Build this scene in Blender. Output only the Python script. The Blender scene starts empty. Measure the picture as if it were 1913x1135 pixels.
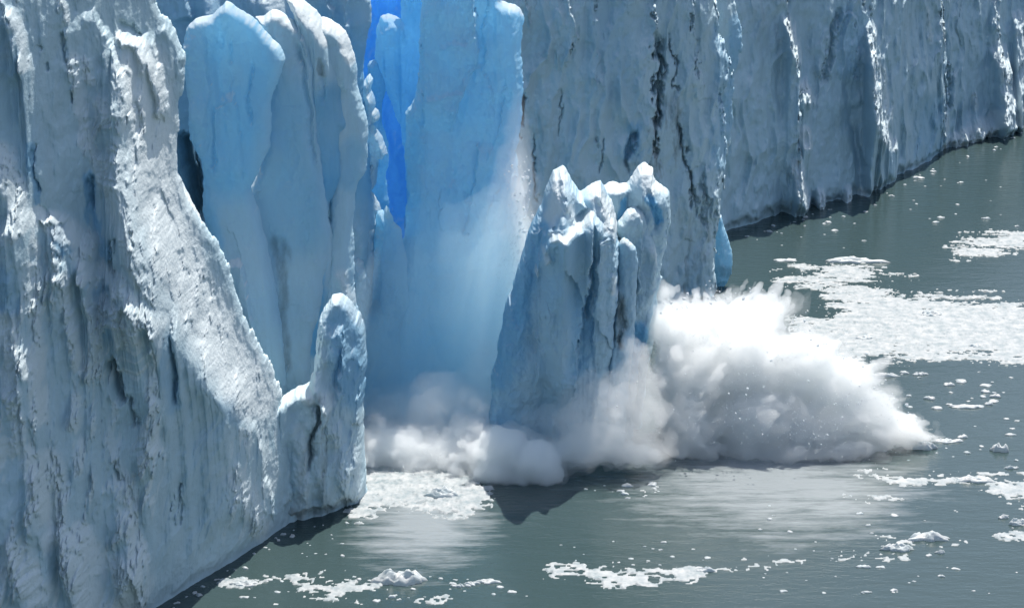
import bpy, math, random
import numpy as np

# ------------------------------------------------------------------ camera, sky, sun, exposure
sc = bpy.context.scene
COL = sc.collection
F_PX, CX, CY, CAM_H = 4200.0, 956.5, 567.5, 80.0
PITCH = math.radians(15.5)
cam_d = bpy.data.cameras.new('camera'); cam = bpy.data.objects.new('camera', cam_d); COL.objects.link(cam)
cam.location = (0, 0, CAM_H); cam.rotation_euler = (math.radians(90) - PITCH, 0, 0)
cam_d.sensor_width = 36.0; cam_d.lens = 36.0 * F_PX / 1913.0
cam_d.clip_start = 1.0; cam_d.clip_end = 6000.0
sc.camera = cam

SUN_AZ, SUN_EL = math.radians(20), math.radians(61)      # azimuth measured from +Y (view direction) towards +X
world = bpy.data.worlds.new('World'); sc.world = world; world.use_nodes = True
wn = world.node_tree.nodes; wl = world.node_tree.links
sky = wn.new('ShaderNodeTexSky'); sky.sky_type = 'NISHITA'; sky.sun_disc = False
sky.sun_elevation = SUN_EL; sky.sun_rotation = SUN_AZ
sky.air_density = 1.0; sky.dust_density = 1.5; sky.ozone_density = 1.0
wl.new(sky.outputs[0], wn['Background'].inputs['Color']); wn['Background'].inputs['Strength'].default_value = 0.115

sun_d = bpy.data.lights.new('sun', 'SUN'); sun = bpy.data.objects.new('sun', sun_d); COL.objects.link(sun)
sun_d.energy = 5.0; sun_d.angle = math.radians(0.5); sun_d.color = (1.0, 0.95, 0.88)
sun.rotation_euler = (math.radians(90) - SUN_EL, 0, math.pi - SUN_AZ)
sun.location = (60, 200, 150)

sc.view_settings.view_transform = 'Standard'; sc.view_settings.look = 'None'
sc.view_settings.gamma = 1.0; sc.view_settings.use_curve_mapping = False
sc.view_settings.exposure = 0.40
cy = sc.cycles
cy.use_denoising = True
try: cy.denoiser = 'OPENIMAGEDENOISE'
except Exception: pass
cy.max_bounces = 24; cy.diffuse_bounces = 4; cy.glossy_bounces = 3; cy.transmission_bounces = 4
cy.volume_bounces = 20; cy.transparent_max_bounces = 8
cy.volume_step_rate = 1.0; cy.volume_max_steps = 256
cy.sample_clamp_indirect = 6.0

# ------------------------------------------------------------------ helpers: projection
CP, SP = math.cos(PITCH), math.sin(PITCH)
def ray(u, v):
    a = (u - CX) / F_PX; b = -(v - CY) / F_PX
    return a, CP + b * SP, -SP + b * CP
def at_water(u, v, z=0.0):
    a, y, zz = ray(u, v); t = (z - CAM_H) / zz
    return a * t, y * t
def at_depth(u, v, Y):
    a, y, zz = ray(u, v); t = Y / y
    return a * t, Y, CAM_H + zz * t
def project(x, y, z):
    dz = z - CAM_H
    dep = y * CP - dz * SP
    up = y * SP + dz * CP
    return CX + F_PX * x / dep, CY - F_PX * up / dep

# ------------------------------------------------------------------ helpers: noise
def _hash(ix, iy, iz, seed):
    h = (ix.astype(np.uint32) * np.uint32(374761393) + iy.astype(np.uint32) * np.uint32(668265263)
         + iz.astype(np.uint32) * np.uint32(2147483647) + np.uint32((seed * 974634777 + 12345) & 0xffffffff))
    h = (h ^ (h >> np.uint32(13))) * np.uint32(1274126177)
    h = (h ^ (h >> np.uint32(15))) * np.uint32(2246822519)
    return h ^ (h >> np.uint32(16))
def perlin2(x, y, seed=0):
    x = np.asarray(x, np.float32); y = np.asarray(y, np.float32)
    x0 = np.floor(x); y0 = np.floor(y); fx = x - x0; fy = y - y0
    ix = x0.astype(np.int64); iy = y0.astype(np.int64); zero = np.zeros_like(ix)
    def g(dx, dy):
        a = (_hash(ix + dx, iy + dy, zero, seed) & np.uint32(1023)).astype(np.float32) * np.float32(2 * math.pi / 1024)
        return np.cos(a) * (fx - dx) + np.sin(a) * (fy - dy)
    sx = fx * fx * fx * (fx * (fx * 6 - 15) + 10); sy = fy * fy * fy * (fy * (fy * 6 - 15) + 10)
    a = g(0, 0); b = g(1, 0); c = g(0, 1); d = g(1, 1)
    return ((a + (b - a) * sx) * (1 - sy) + (c + (d - c) * sx) * sy) * 1.5
def perlin3(x, y, z, seed=0):
    x = np.asarray(x, np.float32); y = np.asarray(y, np.float32); z = np.asarray(z, np.float32)
    x0 = np.floor(x); y0 = np.floor(y); z0 = np.floor(z); fx = x - x0; fy = y - y0; fz = z - z0
    ix = x0.astype(np.int64); iy = y0.astype(np.int64); iz = z0.astype(np.int64)
    def g(a, b, c):
        h = _hash(ix + a, iy + b, iz + c, seed)
        t = (h & np.uint32(255)).astype(np.float32) * np.float32(2 * math.pi / 256)
        w = ((h >> np.uint32(8)) & np.uint32(255)).astype(np.float32) * np.float32(2 / 255) - 1
        r = np.sqrt(1 - w * w)
        return r * np.cos(t) * (fx - a) + r * np.sin(t) * (fy - b) + w * (fz - c)
    q = lambda f: f * f * f * (f * (f * 6 - 15) + 10)
    sx, sy, sz = q(fx), q(fy), q(fz); L = lambda a, b, s: a + (b - a) * s
    return 1.6 * L(L(L(g(0,0,0), g(1,0,0), sx), L(g(0,1,0), g(1,1,0), sx), sy), L(L(g(0,0,1), g(1,0,1), sx), L(g(0,1,1), g(1,1,1), sx), sy), sz)
def fbm(x, y, seed=0, oct=4, gain=0.5):
    s = 0; a = 1.0; f = 1.0
    for i in range(oct):
        s = s + a * perlin2(x * f, y * f, seed + i * 17); a *= gain; f *= 2.03
    return s
def billow(x, y, seed=0, oct=4, gain=0.5):
    s = 0; a = 1.0; f = 1.0
    for i in range(oct):
        s = s + a * np.abs(perlin2(x * f, y * f, seed + i * 17)); a *= gain; f *= 2.03
    return s
def facets(x, y, seed=0, tilt=0.5, bulge=0.35):
    """broken-ice facets: lower envelope of one tilted plane per random cell, crisp edges between them"""
    x = np.asarray(x, np.float32); y = np.asarray(y, np.float32)
    x0 = np.floor(x).astype(np.int64); y0 = np.floor(y).astype(np.int64); zero = np.zeros_like(x0); best = None
    for i in (-1, 0, 1):
        for j in (-1, 0, 1):
            h = _hash(x0 + i, y0 + j, zero, seed)
            r = [((h >> np.uint32(k)) & np.uint32(127)).astype(np.float32) / 127 for k in (0, 7, 14, 21)]
            ax = x - (x0 + i + r[0]); ay = y - (y0 + j + r[1]); a = r[2] * np.float32(2 * math.pi)
            q = tilt * (np.cos(a) * ax + np.sin(a) * ay) + 0.5 * r[3] + bulge * (ax * ax + ay * ay)
            best = q if best is None else np.minimum(best, q)
    return -best + 0.3
def box_blur(a, r0, r1):
    for ax, r in ((0, r0), (1, r1)):
        r = max(1, min(int(r), a.shape[ax] // 2 - 1))
        p = np.concatenate([np.repeat(np.take(a, [0], ax), r + 1, ax), a, np.repeat(np.take(a, [-1], ax), r, ax)], ax)
        c = np.cumsum(p, ax); n = a.shape[ax]
        a = (np.take(c, np.arange(2 * r + 1, 2 * r + 1 + n), ax) - np.take(c, np.arange(0, n), ax)) / (2 * r + 1)
    return a
def sstep(a, b, x):
    t = np.clip((x - a) / (b - a), 0, 1); return t * t * (3 - 2 * t)

# ------------------------------------------------------------------ helpers: 2-D shapes
def polyline_dist(u, v, pts, reach):
    """distance to a polyline, signed side (+ = right of travel as seen in the picture), run 0..1; only near points are filled"""
    best = np.full(u.shape, 1e9, np.float32); side = np.zeros(u.shape, np.float32); run = np.zeros(u.shape, np.float32)
    L = [math.hypot(b[0] - a[0], b[1] - a[1]) for a, b in zip(pts, pts[1:])]; tot = sum(L); acc = 0
    for (a, b), l in zip(zip(pts, pts[1:]), L):
        m = (u > min(a[0], b[0]) - reach) & (u < max(a[0], b[0]) + reach) & (v > min(a[1], b[1]) - reach) & (v < max(a[1], b[1]) + reach)
        idx = np.nonzero(m)
        if len(idx[0]):
            uu = u[idx]; vv = v[idx]; dx, dy = b[0] - a[0], b[1] - a[1]
            t = np.clip(((uu - a[0]) * dx + (vv - a[1]) * dy) / (l * l + 1e-9), 0, 1)
            d = np.hypot(uu - a[0] - t * dx, vv - a[1] - t * dy)
            cr = dx * (vv - a[1]) - dy * (uu - a[0])
            bet = d < best[idx] - 1e-4
            ii = tuple(k[bet] for k in idx)
            best[ii] = d[bet]; side[ii] = -np.sign(cr[bet]); run[ii] = (acc + t[bet] * l) / tot
        acc += l
    return best, side, run
def poly_sdf(u, v, pts):
    """signed distance to a closed polygon, positive inside"""
    best = np.full(u.shape, 1e9, np.float32); inside = np.zeros(u.shape, bool)
    n = len(pts)
    for i in range(n):
        a = pts[i]; b = pts[(i + 1) % n]
        dx, dy = b[0] - a[0], b[1] - a[1]
        t = np.clip(((u - a[0]) * dx + (v - a[1]) * dy) / (dx * dx + dy * dy + 1e-9), 0, 1)
        best = np.minimum(best, np.hypot(u - a[0] - t * dx, v - a[1] - t * dy))
        c = ((a[1] > v) != (b[1] > v))
        if dy != 0: inside ^= c & (u < (b[0] - a[0]) * (v - a[1]) / dy + a[0])
    return np.where(inside, best, -best)

# ------------------------------------------------------------------ helpers: objects
def tag(o, label, cat, group=None, kind=None):
    if label: o['label'] = label
    if cat: o['category'] = cat
    if group: o['group'] = group
    if kind: o['kind'] = kind
    return o
def empty(name, loc, label, cat, group=None):
    o = bpy.data.objects.new(name, None); COL.objects.link(o); o.location = loc; o.empty_display_size = 1
    return tag(o, label, cat, group)
def mesh_obj(name, co, faces, mat, parent=None, origin=(0, 0, 0), attrs=None, smooth=True):
    """faces: (n,4) quads (a triangle repeats its last index) or (n,3)"""
    co = np.asarray(co, np.float32) - np.asarray(origin, np.float32)
    faces = np.asarray(faces, np.int32)
    me = bpy.data.meshes.new(name)
    me.vertices.add(len(co)); me.vertices.foreach_set('co', co.ravel())
    if faces.shape[1] == 4:
        tri = faces[:, 3] == faces[:, 2]
        cnt = np.where(tri, 3, 4).astype(np.int32)
        keep = np.ones(faces.shape, bool); keep[tri, 3] = False
        flat = faces[keep]
    else:
        cnt = np.full(len(faces), 3, np.int32); flat = faces.ravel()
    start = np.concatenate([[0], np.cumsum(cnt)[:-1]]).astype(np.int32)
    me.loops.add(len(flat)); me.loops.foreach_set('vertex_index', flat.astype(np.int32))
    me.polygons.add(len(cnt)); me.polygons.foreach_set('loop_start', start)
    me.polygons.foreach_set('loop_total', cnt)
    me.update(calc_edges=True)
    if smooth: me.polygons.foreach_set('use_smooth', np.ones(len(cnt), bool))
    for k, val in (attrs or {}).items():
        at = me.attributes.new(k, 'FLOAT', 'POINT'); at.data.foreach_set('value', np.asarray(val, np.float32).ravel())
    me.materials.append(mat)
    o = bpy.data.objects.new(name, me); COL.objects.link(o)
    if parent: o.parent = parent
    else: o.location = origin
    return o

# ------------------------------------------------------------------ materials
def new_mat(name):
    m = bpy.data.materials.new(name); m.use_nodes = True
    n = m.node_tree.nodes; n.clear(); return m, n, m.node_tree.links
def math_node(n, l, op, a, b=None, c=None):
    k = n.new('ShaderNodeMath'); k.operation = op
    for i, x in enumerate((a, b, c)):
        if x is None: continue
        if isinstance(x, (int, float)): k.inputs[i].default_value = x
        else: l.new(x, k.inputs[i])
    return k.outputs[0]
def mix_col(n, l, f, a, b, mode='MIX'):
    k = n.new('ShaderNodeMix'); k.data_type = 'RGBA'; k.blend_type = mode
    for i, x in ((0, f), (6, a), (7, b)):
        if isinstance(x, (int, float)): k.inputs[i].default_value = x
        elif isinstance(x, tuple): k.inputs[i].default_value = x + (1,)
        else: l.new(x, k.inputs[i])
    return k.outputs[2]
def attr(n, name):
    k = n.new('ShaderNodeAttribute'); k.attribute_name = name; return k.outputs['Fac']
def noise_tex(n, l, vec, scale, detail=4, rough=0.5):
    k = n.new('ShaderNodeTexNoise'); k.inputs['Scale'].default_value = scale; k.inputs['Detail'].default_value = detail
    k.inputs['Roughness'].default_value = rough; l.new(vec, k.inputs['Vector']); return k.outputs['Fac']
def ramp(n, l, fac, stops):
    k = n.new('ShaderNodeValToRGB'); e = k.color_ramp.elements
    while len(e) < len(stops): e.new(0.5)
    for i, (p, c) in enumerate(stops):
        e[i].position = p; e[i].color = (c, c, c, 1) if isinstance(c, (int, float)) else c + (1,)
    l.new(fac, k.inputs['Fac']); return k.outputs['Color']

def ice_material(name, white=(0.51, 0.635, 0.67), blue=(0.20, 0.50, 0.76), snow=(0.77, 0.82, 0.82), trans=0.35, dirt_amt=0.5, bump=0.5):
    m, n, l = new_mat(name)
    out = n.new('ShaderNodeOutputMaterial')
    geo = n.new('ShaderNodeNewGeometry'); pos = geo.outputs['Position']
    mp = n.new('ShaderNodeMapping'); mp.inputs['Scale'].default_value = (1, 1, 0.28); l.new(pos, mp.inputs['Vector'])
    streak = noise_tex(n, l, mp.outputs[0], 0.55, 6, 0.62)
    patch = noise_tex(n, l, pos, 0.16, 4, 0.55)
    fine = noise_tex(n, l, pos, 2.4, 5, 0.65)
    b = attr(n, 'blue')
    bvar = math_node(n, l, 'ADD', math_node(n, l, 'MULTIPLY_ADD', patch, 0.9, 0.25), math_node(n, l, 'MULTIPLY', streak, 0.6))
    bf = math_node(n, l, 'MULTIPLY', b, bvar)
    bf2 = n.new('ShaderNodeClamp'); l.new(bf, bf2.inputs[0]); bf = bf2.outputs[0]
    white_v = mix_col(n, l, ramp(n, l, streak, [(0.32, 0.0), (0.68, 1.0)]), tuple(c * 0.92 for c in white), tuple(min(1, c * 1.07) for c in white))
    c = mix_col(n, l, bf, white_v, blue)
    dirt = math_node(n, l, 'MULTIPLY', attr(n, 'dirt'), ramp(n, l, streak, [(0.40, 0.0), (0.62, 1.0)]))
    dirt = math_node(n, l, 'MINIMUM', dirt, 0.9)
    c = mix_col(n, l, dirt, c, (0.12, 0.15, 0.15))
    amb = math_node(n, l, 'MULTIPLY', ramp(n, l, noise_tex(n, l, mp.outputs[0], 0.30, 6, 0.62), [(0.58, 0.0), (0.78, 1.0)]), dirt_amt * 0.6)
    c = mix_col(n, l, amb, c, mix_col(n, l, 0.5, c, (0.20, 0.24, 0.22)))
    c = mix_col(n, l, attr(n, 'snow'), c, snow)
    bs = n.new('ShaderNodeBsdfPrincipled'); l.new(c, bs.inputs['Base Color'])
    bs.inputs['Roughness'].default_value = 0.55; bs.inputs['IOR'].default_value = 1.31
    bs.inputs['Specular IOR Level'].default_value = 0.35
    bh = math_node(n, l, 'ADD', math_node(n, l, 'MULTIPLY', fine, 0.6), math_node(n, l, 'MULTIPLY', streak, 0.5))
    bp = n.new('ShaderNodeBump'); bp.inputs['Strength'].default_value = bump; bp.inputs['Distance'].default_value = 0.35
    l.new(bh, bp.inputs['Height']); l.new(bp.outputs[0], bs.inputs['Normal'])
    tr = n.new('ShaderNodeBsdfTranslucent'); l.new(mix_col(n, l, 0.5, c, (0.45, 0.78, 0.95)), tr.inputs['Color'])
    l.new(bp.outputs[0], tr.inputs['Normal'])
    mx = n.new('ShaderNodeMixShader'); l.new(math_node(n, l, 'MULTIPLY', bf, trans), mx.inputs[0])
    l.new(bs.outputs[0], mx.inputs[1]); l.new(tr.outputs[0], mx.inputs[2])
    l.new(mx.outputs[0], out.inputs['Surface'])
    return m
ICE = ice_material('glacier_ice')
CLEAR_ICE = ice_material('fresh_blue_ice', white=(0.54, 0.68, 0.73), blue=(0.33, 0.70, 0.94), trans=0.65, dirt_amt=0.15, bump=0.35)

# ------------------------------------------------------------------ ice bodies: solids with a traced outline, real distance and thickness
def base_line(water_px, off=0.0, lean=0.0):
    p = sorted(at_water(u, v) for u, v in water_px)
    xs = np.array([q[0] for q in p]); ys = np.array([q[1] for q in p])
    def f(x, z):
        y = np.interp(x, xs, ys)
        y = np.where(x < xs[0], ys[0] + (x - xs[0]) * (ys[1] - ys[0]) / (xs[1] - xs[0]), y)
        y = np.where(x > xs[-1], ys[-1] + (x - xs[-1]) * (ys[-1] - ys[-2]) / (xs[-1] - xs[-2]), y)
        return y + off + lean * z
    return f
def flat_line(x0, y0, slope=0.0, lean=0.0):
    return lambda x, z: y0 + slope * (x - x0) + lean * z

def ice_body(name, poly, Yb, feats=(), step=(0.08, 0.1), front=2.5, back=8.0, round_px=45, back_round_px=60,
             flute=(0.5, 2.6, 14.0), lump=(0.5, 3.0), micro=(0.10, 0.8), pop=(0.4, 0.9), rough0=0.0, warp=6.0,
             blue0=0.0, dirt0=0.0, snow0=0.0, seed=1, mat=None, undercut=True, zmin=-2.5, label=None, cat=None, group=None, kind=None,
             parts=None, extra=None, leak=14.0, parent=None, origin=None, power=0.5, upsnow=0.35, edge_fade=None, restretch=False, relief_fade=None, ld_fade=12.0, facet=(0.42, 2.4)):
    # bounding box in x, z
    X = []; Z = []
    for u, v in poly:
        x, z, Y = 0, 20, float(Yb(np.float64(0), np.float64(20)))
        for _ in range(12):
            x, _y, z = at_depth(u, v, Y); Y = 0.5 * Y + 0.5 * float(Yb(np.float64(x), np.float64(z)))
        X.append(x); Z.append(z)
    x0, x1 = min(X) - 0.6, max(X) + 0.6; z0, z1 = max(min(Z) - 0.5, zmin), max(Z) + 0.6
    nx = int((x1 - x0) / step[0]) + 2; nz = int((z1 - z0) / step[1]) + 2
    xs = np.linspace(x0, x1, nx); zs = np.linspace(z0, z1, nz)
    GX, GZ = np.meshgrid(xs, zs); YB = Yb(GX, GZ)
    dz = zs[1] - zs[0]; dx = xs[1] - xs[0]
    slope = np.abs(np.gradient(YB[nz // 2], xs)); T1 = np.concatenate([[0], np.cumsum(np.sqrt(1 + slope[1:] ** 2) * dx)])
    T = np.broadcast_to(T1, GX.shape)
    def make_noise(T):
        # noise in metres on the face
        n_lump = fbm(T / lump[1], GZ / (lump[1] * 1.3), seed + 5, 4, 0.5)
        bend = 0.55 * fbm(T / 9.0, GZ / 9.0, seed + 41, 3)
        n_flute = 0.9 - 2.0 * np.abs(perlin2(T / (flute[1] * 1.7) + bend, GZ / flute[2], seed)) + 0.55 * fbm(T / flute[1] + bend, GZ / flute[2], seed + 3, 3, 0.42)
        n_mic = fbm(T / micro[1] + bend, GZ / (micro[1] * 1.5), seed + 9, 3, 0.5)
        n_mic = n_mic * (0.25 + 1.1 * sstep(-0.25, 0.5, fbm(T / 5.0, GZ / 7.0, seed + 45, 3)))
        n_pop = billow(T / pop[1] + 0.5 * n_lump, GZ / (pop[1] * 1.7), seed + 13, 5, 0.6)
        n_str = sstep(0.02, 0.42, fbm(T / 1.5 + bend, GZ / 4.6, seed + 51, 4, 0.55)) * sstep(-0.55, 0.15, fbm(T / 6.0, GZ / 9.0, seed + 53, 2))
        wu = warp * (fbm(T / 1.6, GZ / 2.6, seed + 21, 4, 0.6)); wv = warp * fbm(T / 1.8, GZ / 2.4, seed + 29, 3, 0.6)
        n_fac = facets(T / facet[1] + 0.35 * n_lump + bend, GZ / (facet[1] * 1.9) + 0.2 * n_lump, seed + 61) + 0.45 * facets(T / (facet[1] * 0.45) + 0.3 * n_lump, GZ / (facet[1] * 0.8), seed + 67)
        base_d = facet[0] * n_fac + flute[0] * n_flute + lump[0] * n_lump + micro[0] * n_mic
        if undercut: base_d = base_d - (1.5 + 0.8 * n_lump) * sstep(1.7 + 1.2 * n_lump, 0.1, GZ)
        return n_lump, n_str, n_pop, wu, wv, base_d
    n_lump, n_str, n_pop, wu, wv, base_d = make_noise(T)
    d = np.zeros_like(GX); ds = d; br = (0.8 / dz, 0.8 / dx)
    blue = dirt = snow = rough = None
    for it in range(6):
        if it == 4 and restretch:     # lay the small relief along the surface found so far, not along the flat wall
            n_lump, n_str, n_pop, _wu, _wv, base_d = make_noise(T - ds)
        u, v = project(GX, YB - ds, GZ)
        ue, ve = (u + wu).astype(np.float32), (v + wv).astype(np.float32)
        sdf = poly_sdf(u + 0.55 * wu, v + 0.55 * wv, poly)
        sat = np.clip(sdf / round_px, 0, 1); prof = (1 - (1 - sat) ** 2) ** power
        D = base_d.copy(); Lm = np.zeros_like(GX)
        blue = np.full(GX.shape, blue0, np.float32); dirt = np.full(GX.shape, dirt0, np.float32)
        snow = np.full(GX.shape, snow0, np.float32); rough = np.full(GX.shape, rough0, np.float32)
        for ft in feats:
            k = ft[0]; pts = ft[1]; w = ft[2]
            if k == 'fin':            # one side stands proud of the other and falls off away from the edge
                h, sd, fall = ft[3], ft[4], (ft[5] if len(ft) > 5 else w)
                dist, side, run = polyline_dist(ue, ve, pts, fall * 3)
                tap = np.minimum(1, np.minimum(run / 0.12 + 0.02, (1 - run) / 0.12 + 0.02))
                tap = np.where(dist < 1e8, tap, 0)
                sg = side * dist * sd
                D += h * tap * np.where(sg > 0, np.exp(-np.minimum(dist, 1e4) / fall), 0) * sstep(-1.5, 4.0, np.where(dist < 1e8, sg, -9))
            elif k == 'ridge' or k == 'crack':
                dist, side, run = polyline_dist(ue, ve, pts, w * 2.6)
                tap = np.minimum(1, np.minimum(run / 0.15 + 0.05, (1 - run) / 0.15 + 0.05)) if k == 'crack' or len(ft) > 4 else 1.0
                D += (ft[3] if k == 'ridge' else -ft[3]) * tap * np.exp(-(np.minimum(dist, 1e4) / w) ** 2)
            else:
                if len(pts) > 2 and pts[0] == pts[-1]:
                    wgt = sstep(-w, w, poly_sdf(ue, ve, pts[:-1]))
                else:
                    dist, side, run = polyline_dist(ue, ve, pts, w * 1.8)
                    wgt = 1 - sstep(0.45 * w, 1.5 * w, dist)
                amt = ft[3]
                if k == 'lean': Lm += amt * wgt
                elif k == 'crumb': rough = np.maximum(rough, amt * wgt * n_str)
                elif k == 'rough': rough = np.maximum(rough, amt * wgt)
                elif k == 'blue': blue = blue + (amt * wgt if amt < 0 else np.maximum(0, amt * wgt - np.maximum(blue, 0) * wgt))
                elif k == 'dirt': dirt = np.maximum(dirt, amt * wgt)
                elif k == 'snow': snow = np.maximum(snow, amt * wgt)
        LD = np.zeros_like(GX); Rm = box_blur(0.7 * rough * np.clip(0.6 + n_lump, 0, 1.5), 1, 0.25 / dx)
        for M, lk in ((Lm, leak), (Rm, 2.2)):
            if M.any():
                acc = np.zeros(nx); kk = max(0.0, 1 - dz / lk)
                for r in range(nz - 2, -1, -1):
                    acc = acc * kk + M[r] * dz; LD[r] += acc
        rmask = np.clip(rough * (0.55 + 0.9 * (n_lump + 0.3)), 0, 1.5)
        relief = pop[0] * rmask * (n_pop - 0.35)
        if relief_fade and it >= 4:      # on the flank that falls away to the right, lay the relief on in depth instead
            k = np.clip(sdf / relief_fade, 0, 1) ** 0.8
            n3 = 0.55 * perlin3(GX / 0.9, (YB - ds) / 0.9, GZ / 1.3, seed + 71) + 0.4 * np.abs(perlin3(GX / 0.45, (YB - ds) / 0.45, GZ / 0.6, seed + 73))
            D = D - (1 - k) * base_d; relief = relief * k + (1 - k) * 0.45 * n3
        D = D + LD * sstep(-8.0, ld_fade, sdf) + relief
        if extra: D = extra(D, u, v, T, GZ)
        d = front * prof - front + (D) * np.clip(sdf / (edge_fade or 0.35 * round_px), 0, 1) ** 0.7
        ds = 0.5 * ds + 0.5 * box_blur(np.clip(d, -6, 14), *br) if it else box_blur(np.clip(d, -6, 14), *br)
    Yf = YB - d
    # normals for snow that settles on ledges
    gz = np.gradient(Yf, dz, axis=0); gx = np.gradient(Yf, dx, axis=1)
    up = gz / np.sqrt(1 + gx * gx + gz * gz)
    snow = np.clip(np.maximum(snow, np.maximum(0.60 * np.clip(rough, 0, 1), upsnow * sstep(0.35, 0.75, up))) - 0.0 * blue, 0, 1)
    u, v = project(GX, YB - ds, GZ); sdf = poly_sdf(u + 0.55 * wu, v + 0.55 * wv, poly)
    sat2 = np.clip(sdf / back_round_px, 0, 1); prof2 = (1 - (1 - sat2) ** 2) ** 0.5
    inside = sdf > 0
    scale = YB / F_PX
    Yrim = YB + front
    # keep cells that touch the outline, pull their outer corners back onto it
    c = inside[:-1, :-1] | inside[1:, :-1] | inside[:-1, 1:] | inside[1:, 1:]
    sm = sdf * scale
    g0, g1 = np.gradient(sm, dz, dx); gl = np.maximum(g0 * g0 + g1 * g1, 0.05)
    PX = np.where(inside, GX, GX - np.clip(sm * g1 / gl, -2 * dx, 2 * dx)); PZ = np.where(inside, GZ, GZ - np.clip(sm * g0 / gl, -2 * dz, 2 * dz))
    Yback = YB + front + np.minimum(back * prof2, 0.13 * np.maximum(sdf, 0))
    Yfr = np.where(inside, Yf, Yrim)
    Yfr = np.minimum(Yfr, Yback)
    idx = np.arange(nx * nz).reshape(nz, nx)
    used = np.zeros((nz, nx), bool); used[:-1, :-1] |= c; used[1:, :-1] |= c; used[:-1, 1:] |= c; used[1:, 1:] |= c
    edge = np.zeros((nz, nx), bool); edge[0] = edge[-1] = True; edge[:, 0] = edge[:, -1] = True
    q = np.stack([idx[:-1, :-1][c], idx[:-1, 1:][c], idx[1:, 1:][c], idx[1:, :-1][c]], 1)
    front_id = np.cumsum(used.ravel()) - 1; nf = int(used.sum())
    hasb = used & inside
    back_id = np.where(hasb.ravel(), nf + np.cumsum(hasb.ravel()) - 1, front_id)
    uf = used.ravel(); hb = hasb.ravel()
    co_f = np.stack([PX.ravel()[uf], Yfr.ravel()[uf], PZ.ravel()[uf]], 1)
    co_b = np.stack([PX.ravel()[hb], Yback.ravel()[hb], PZ.ravel()[hb]], 1)
    co = np.concatenate([co_f, co_b])
    ff = front_id[q]; fb = back_id[q][:, ::-1]
    # skirt where the outline runs off the grid (under water)
    sk = []
    bc = np.nonzero(c[0])[0]
    if len(bc):
        sk.append(np.stack([front_id[idx[0, bc + 1]], front_id[idx[0, bc]], back_id[idx[0, bc]], back_id[idx[0, bc + 1]]], 1))
    allf = [ff, fb] + sk
    def both(a): return np.concatenate([a.ravel()[uf], a.ravel()[hb]])
    A = {'blue': np.clip(both(blue), 0, 1.2), 'dirt': both(np.clip(dirt, 0, 1)), 'snow': both(snow)}
    if origin is None:
        origin = (float(np.mean(xs)), float(np.mean(YB)), 0.0)
    if parts:
        root = empty(name, origin, label, cat, group) if parent is None else parent
        uq = u[:-1, :-1][c]; vq = v[:-1, :-1][c]; wq = wu[:-1, :-1][c]; wq2 = wv[:-1, :-1][c]
        own = np.full(len(q), -1)
        for i, (pn, pl, ppoly) in enumerate(parts[1:]):
            own[(poly_sdf(uq + 1.6 * wq, vq + 1.6 * wq2, ppoly) > 0) & (own < 0)] = i
        objs = []
        for i, pt in enumerate(parts):
            fs = [ff[own == i - 1]] + ([fb] + sk if i == 0 else [])
            fs = np.concatenate(fs)
            if not len(fs): continue
            us, inv = np.unique(fs, return_inverse=True)
            o = mesh_obj(pt[0], co[us], inv.reshape(fs.shape), mat or ICE, root, origin, {k: a[us] for k, a in A.items()})
            if pt[1]: o['label'] = pt[1]
            objs.append(o)
        return root
    o = mesh_obj(name, co, np.concatenate(allf), mat or ICE, parent, origin, A)
    if parent is None: tag(o, label, cat, group, kind)
    return o


DEEP_ICE = ice_material('deep_blue_ice', blue=(0.10, 0.46, 0.97), trans=0.5, dirt_amt=0.0, bump=0.3)
THIN_ICE = ice_material('thin_white_ice', white=(0.74, 0.82, 0.86), blue=(0.45, 0.76, 0.94), trans=1.1, dirt_amt=0.0, bump=0.3)
NEAR = base_line([(0, 1318), (150, 1225), (290, 1135), (440, 1045), (540, 977), (650, 952), (690, 932)], lean=0.13)
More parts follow.
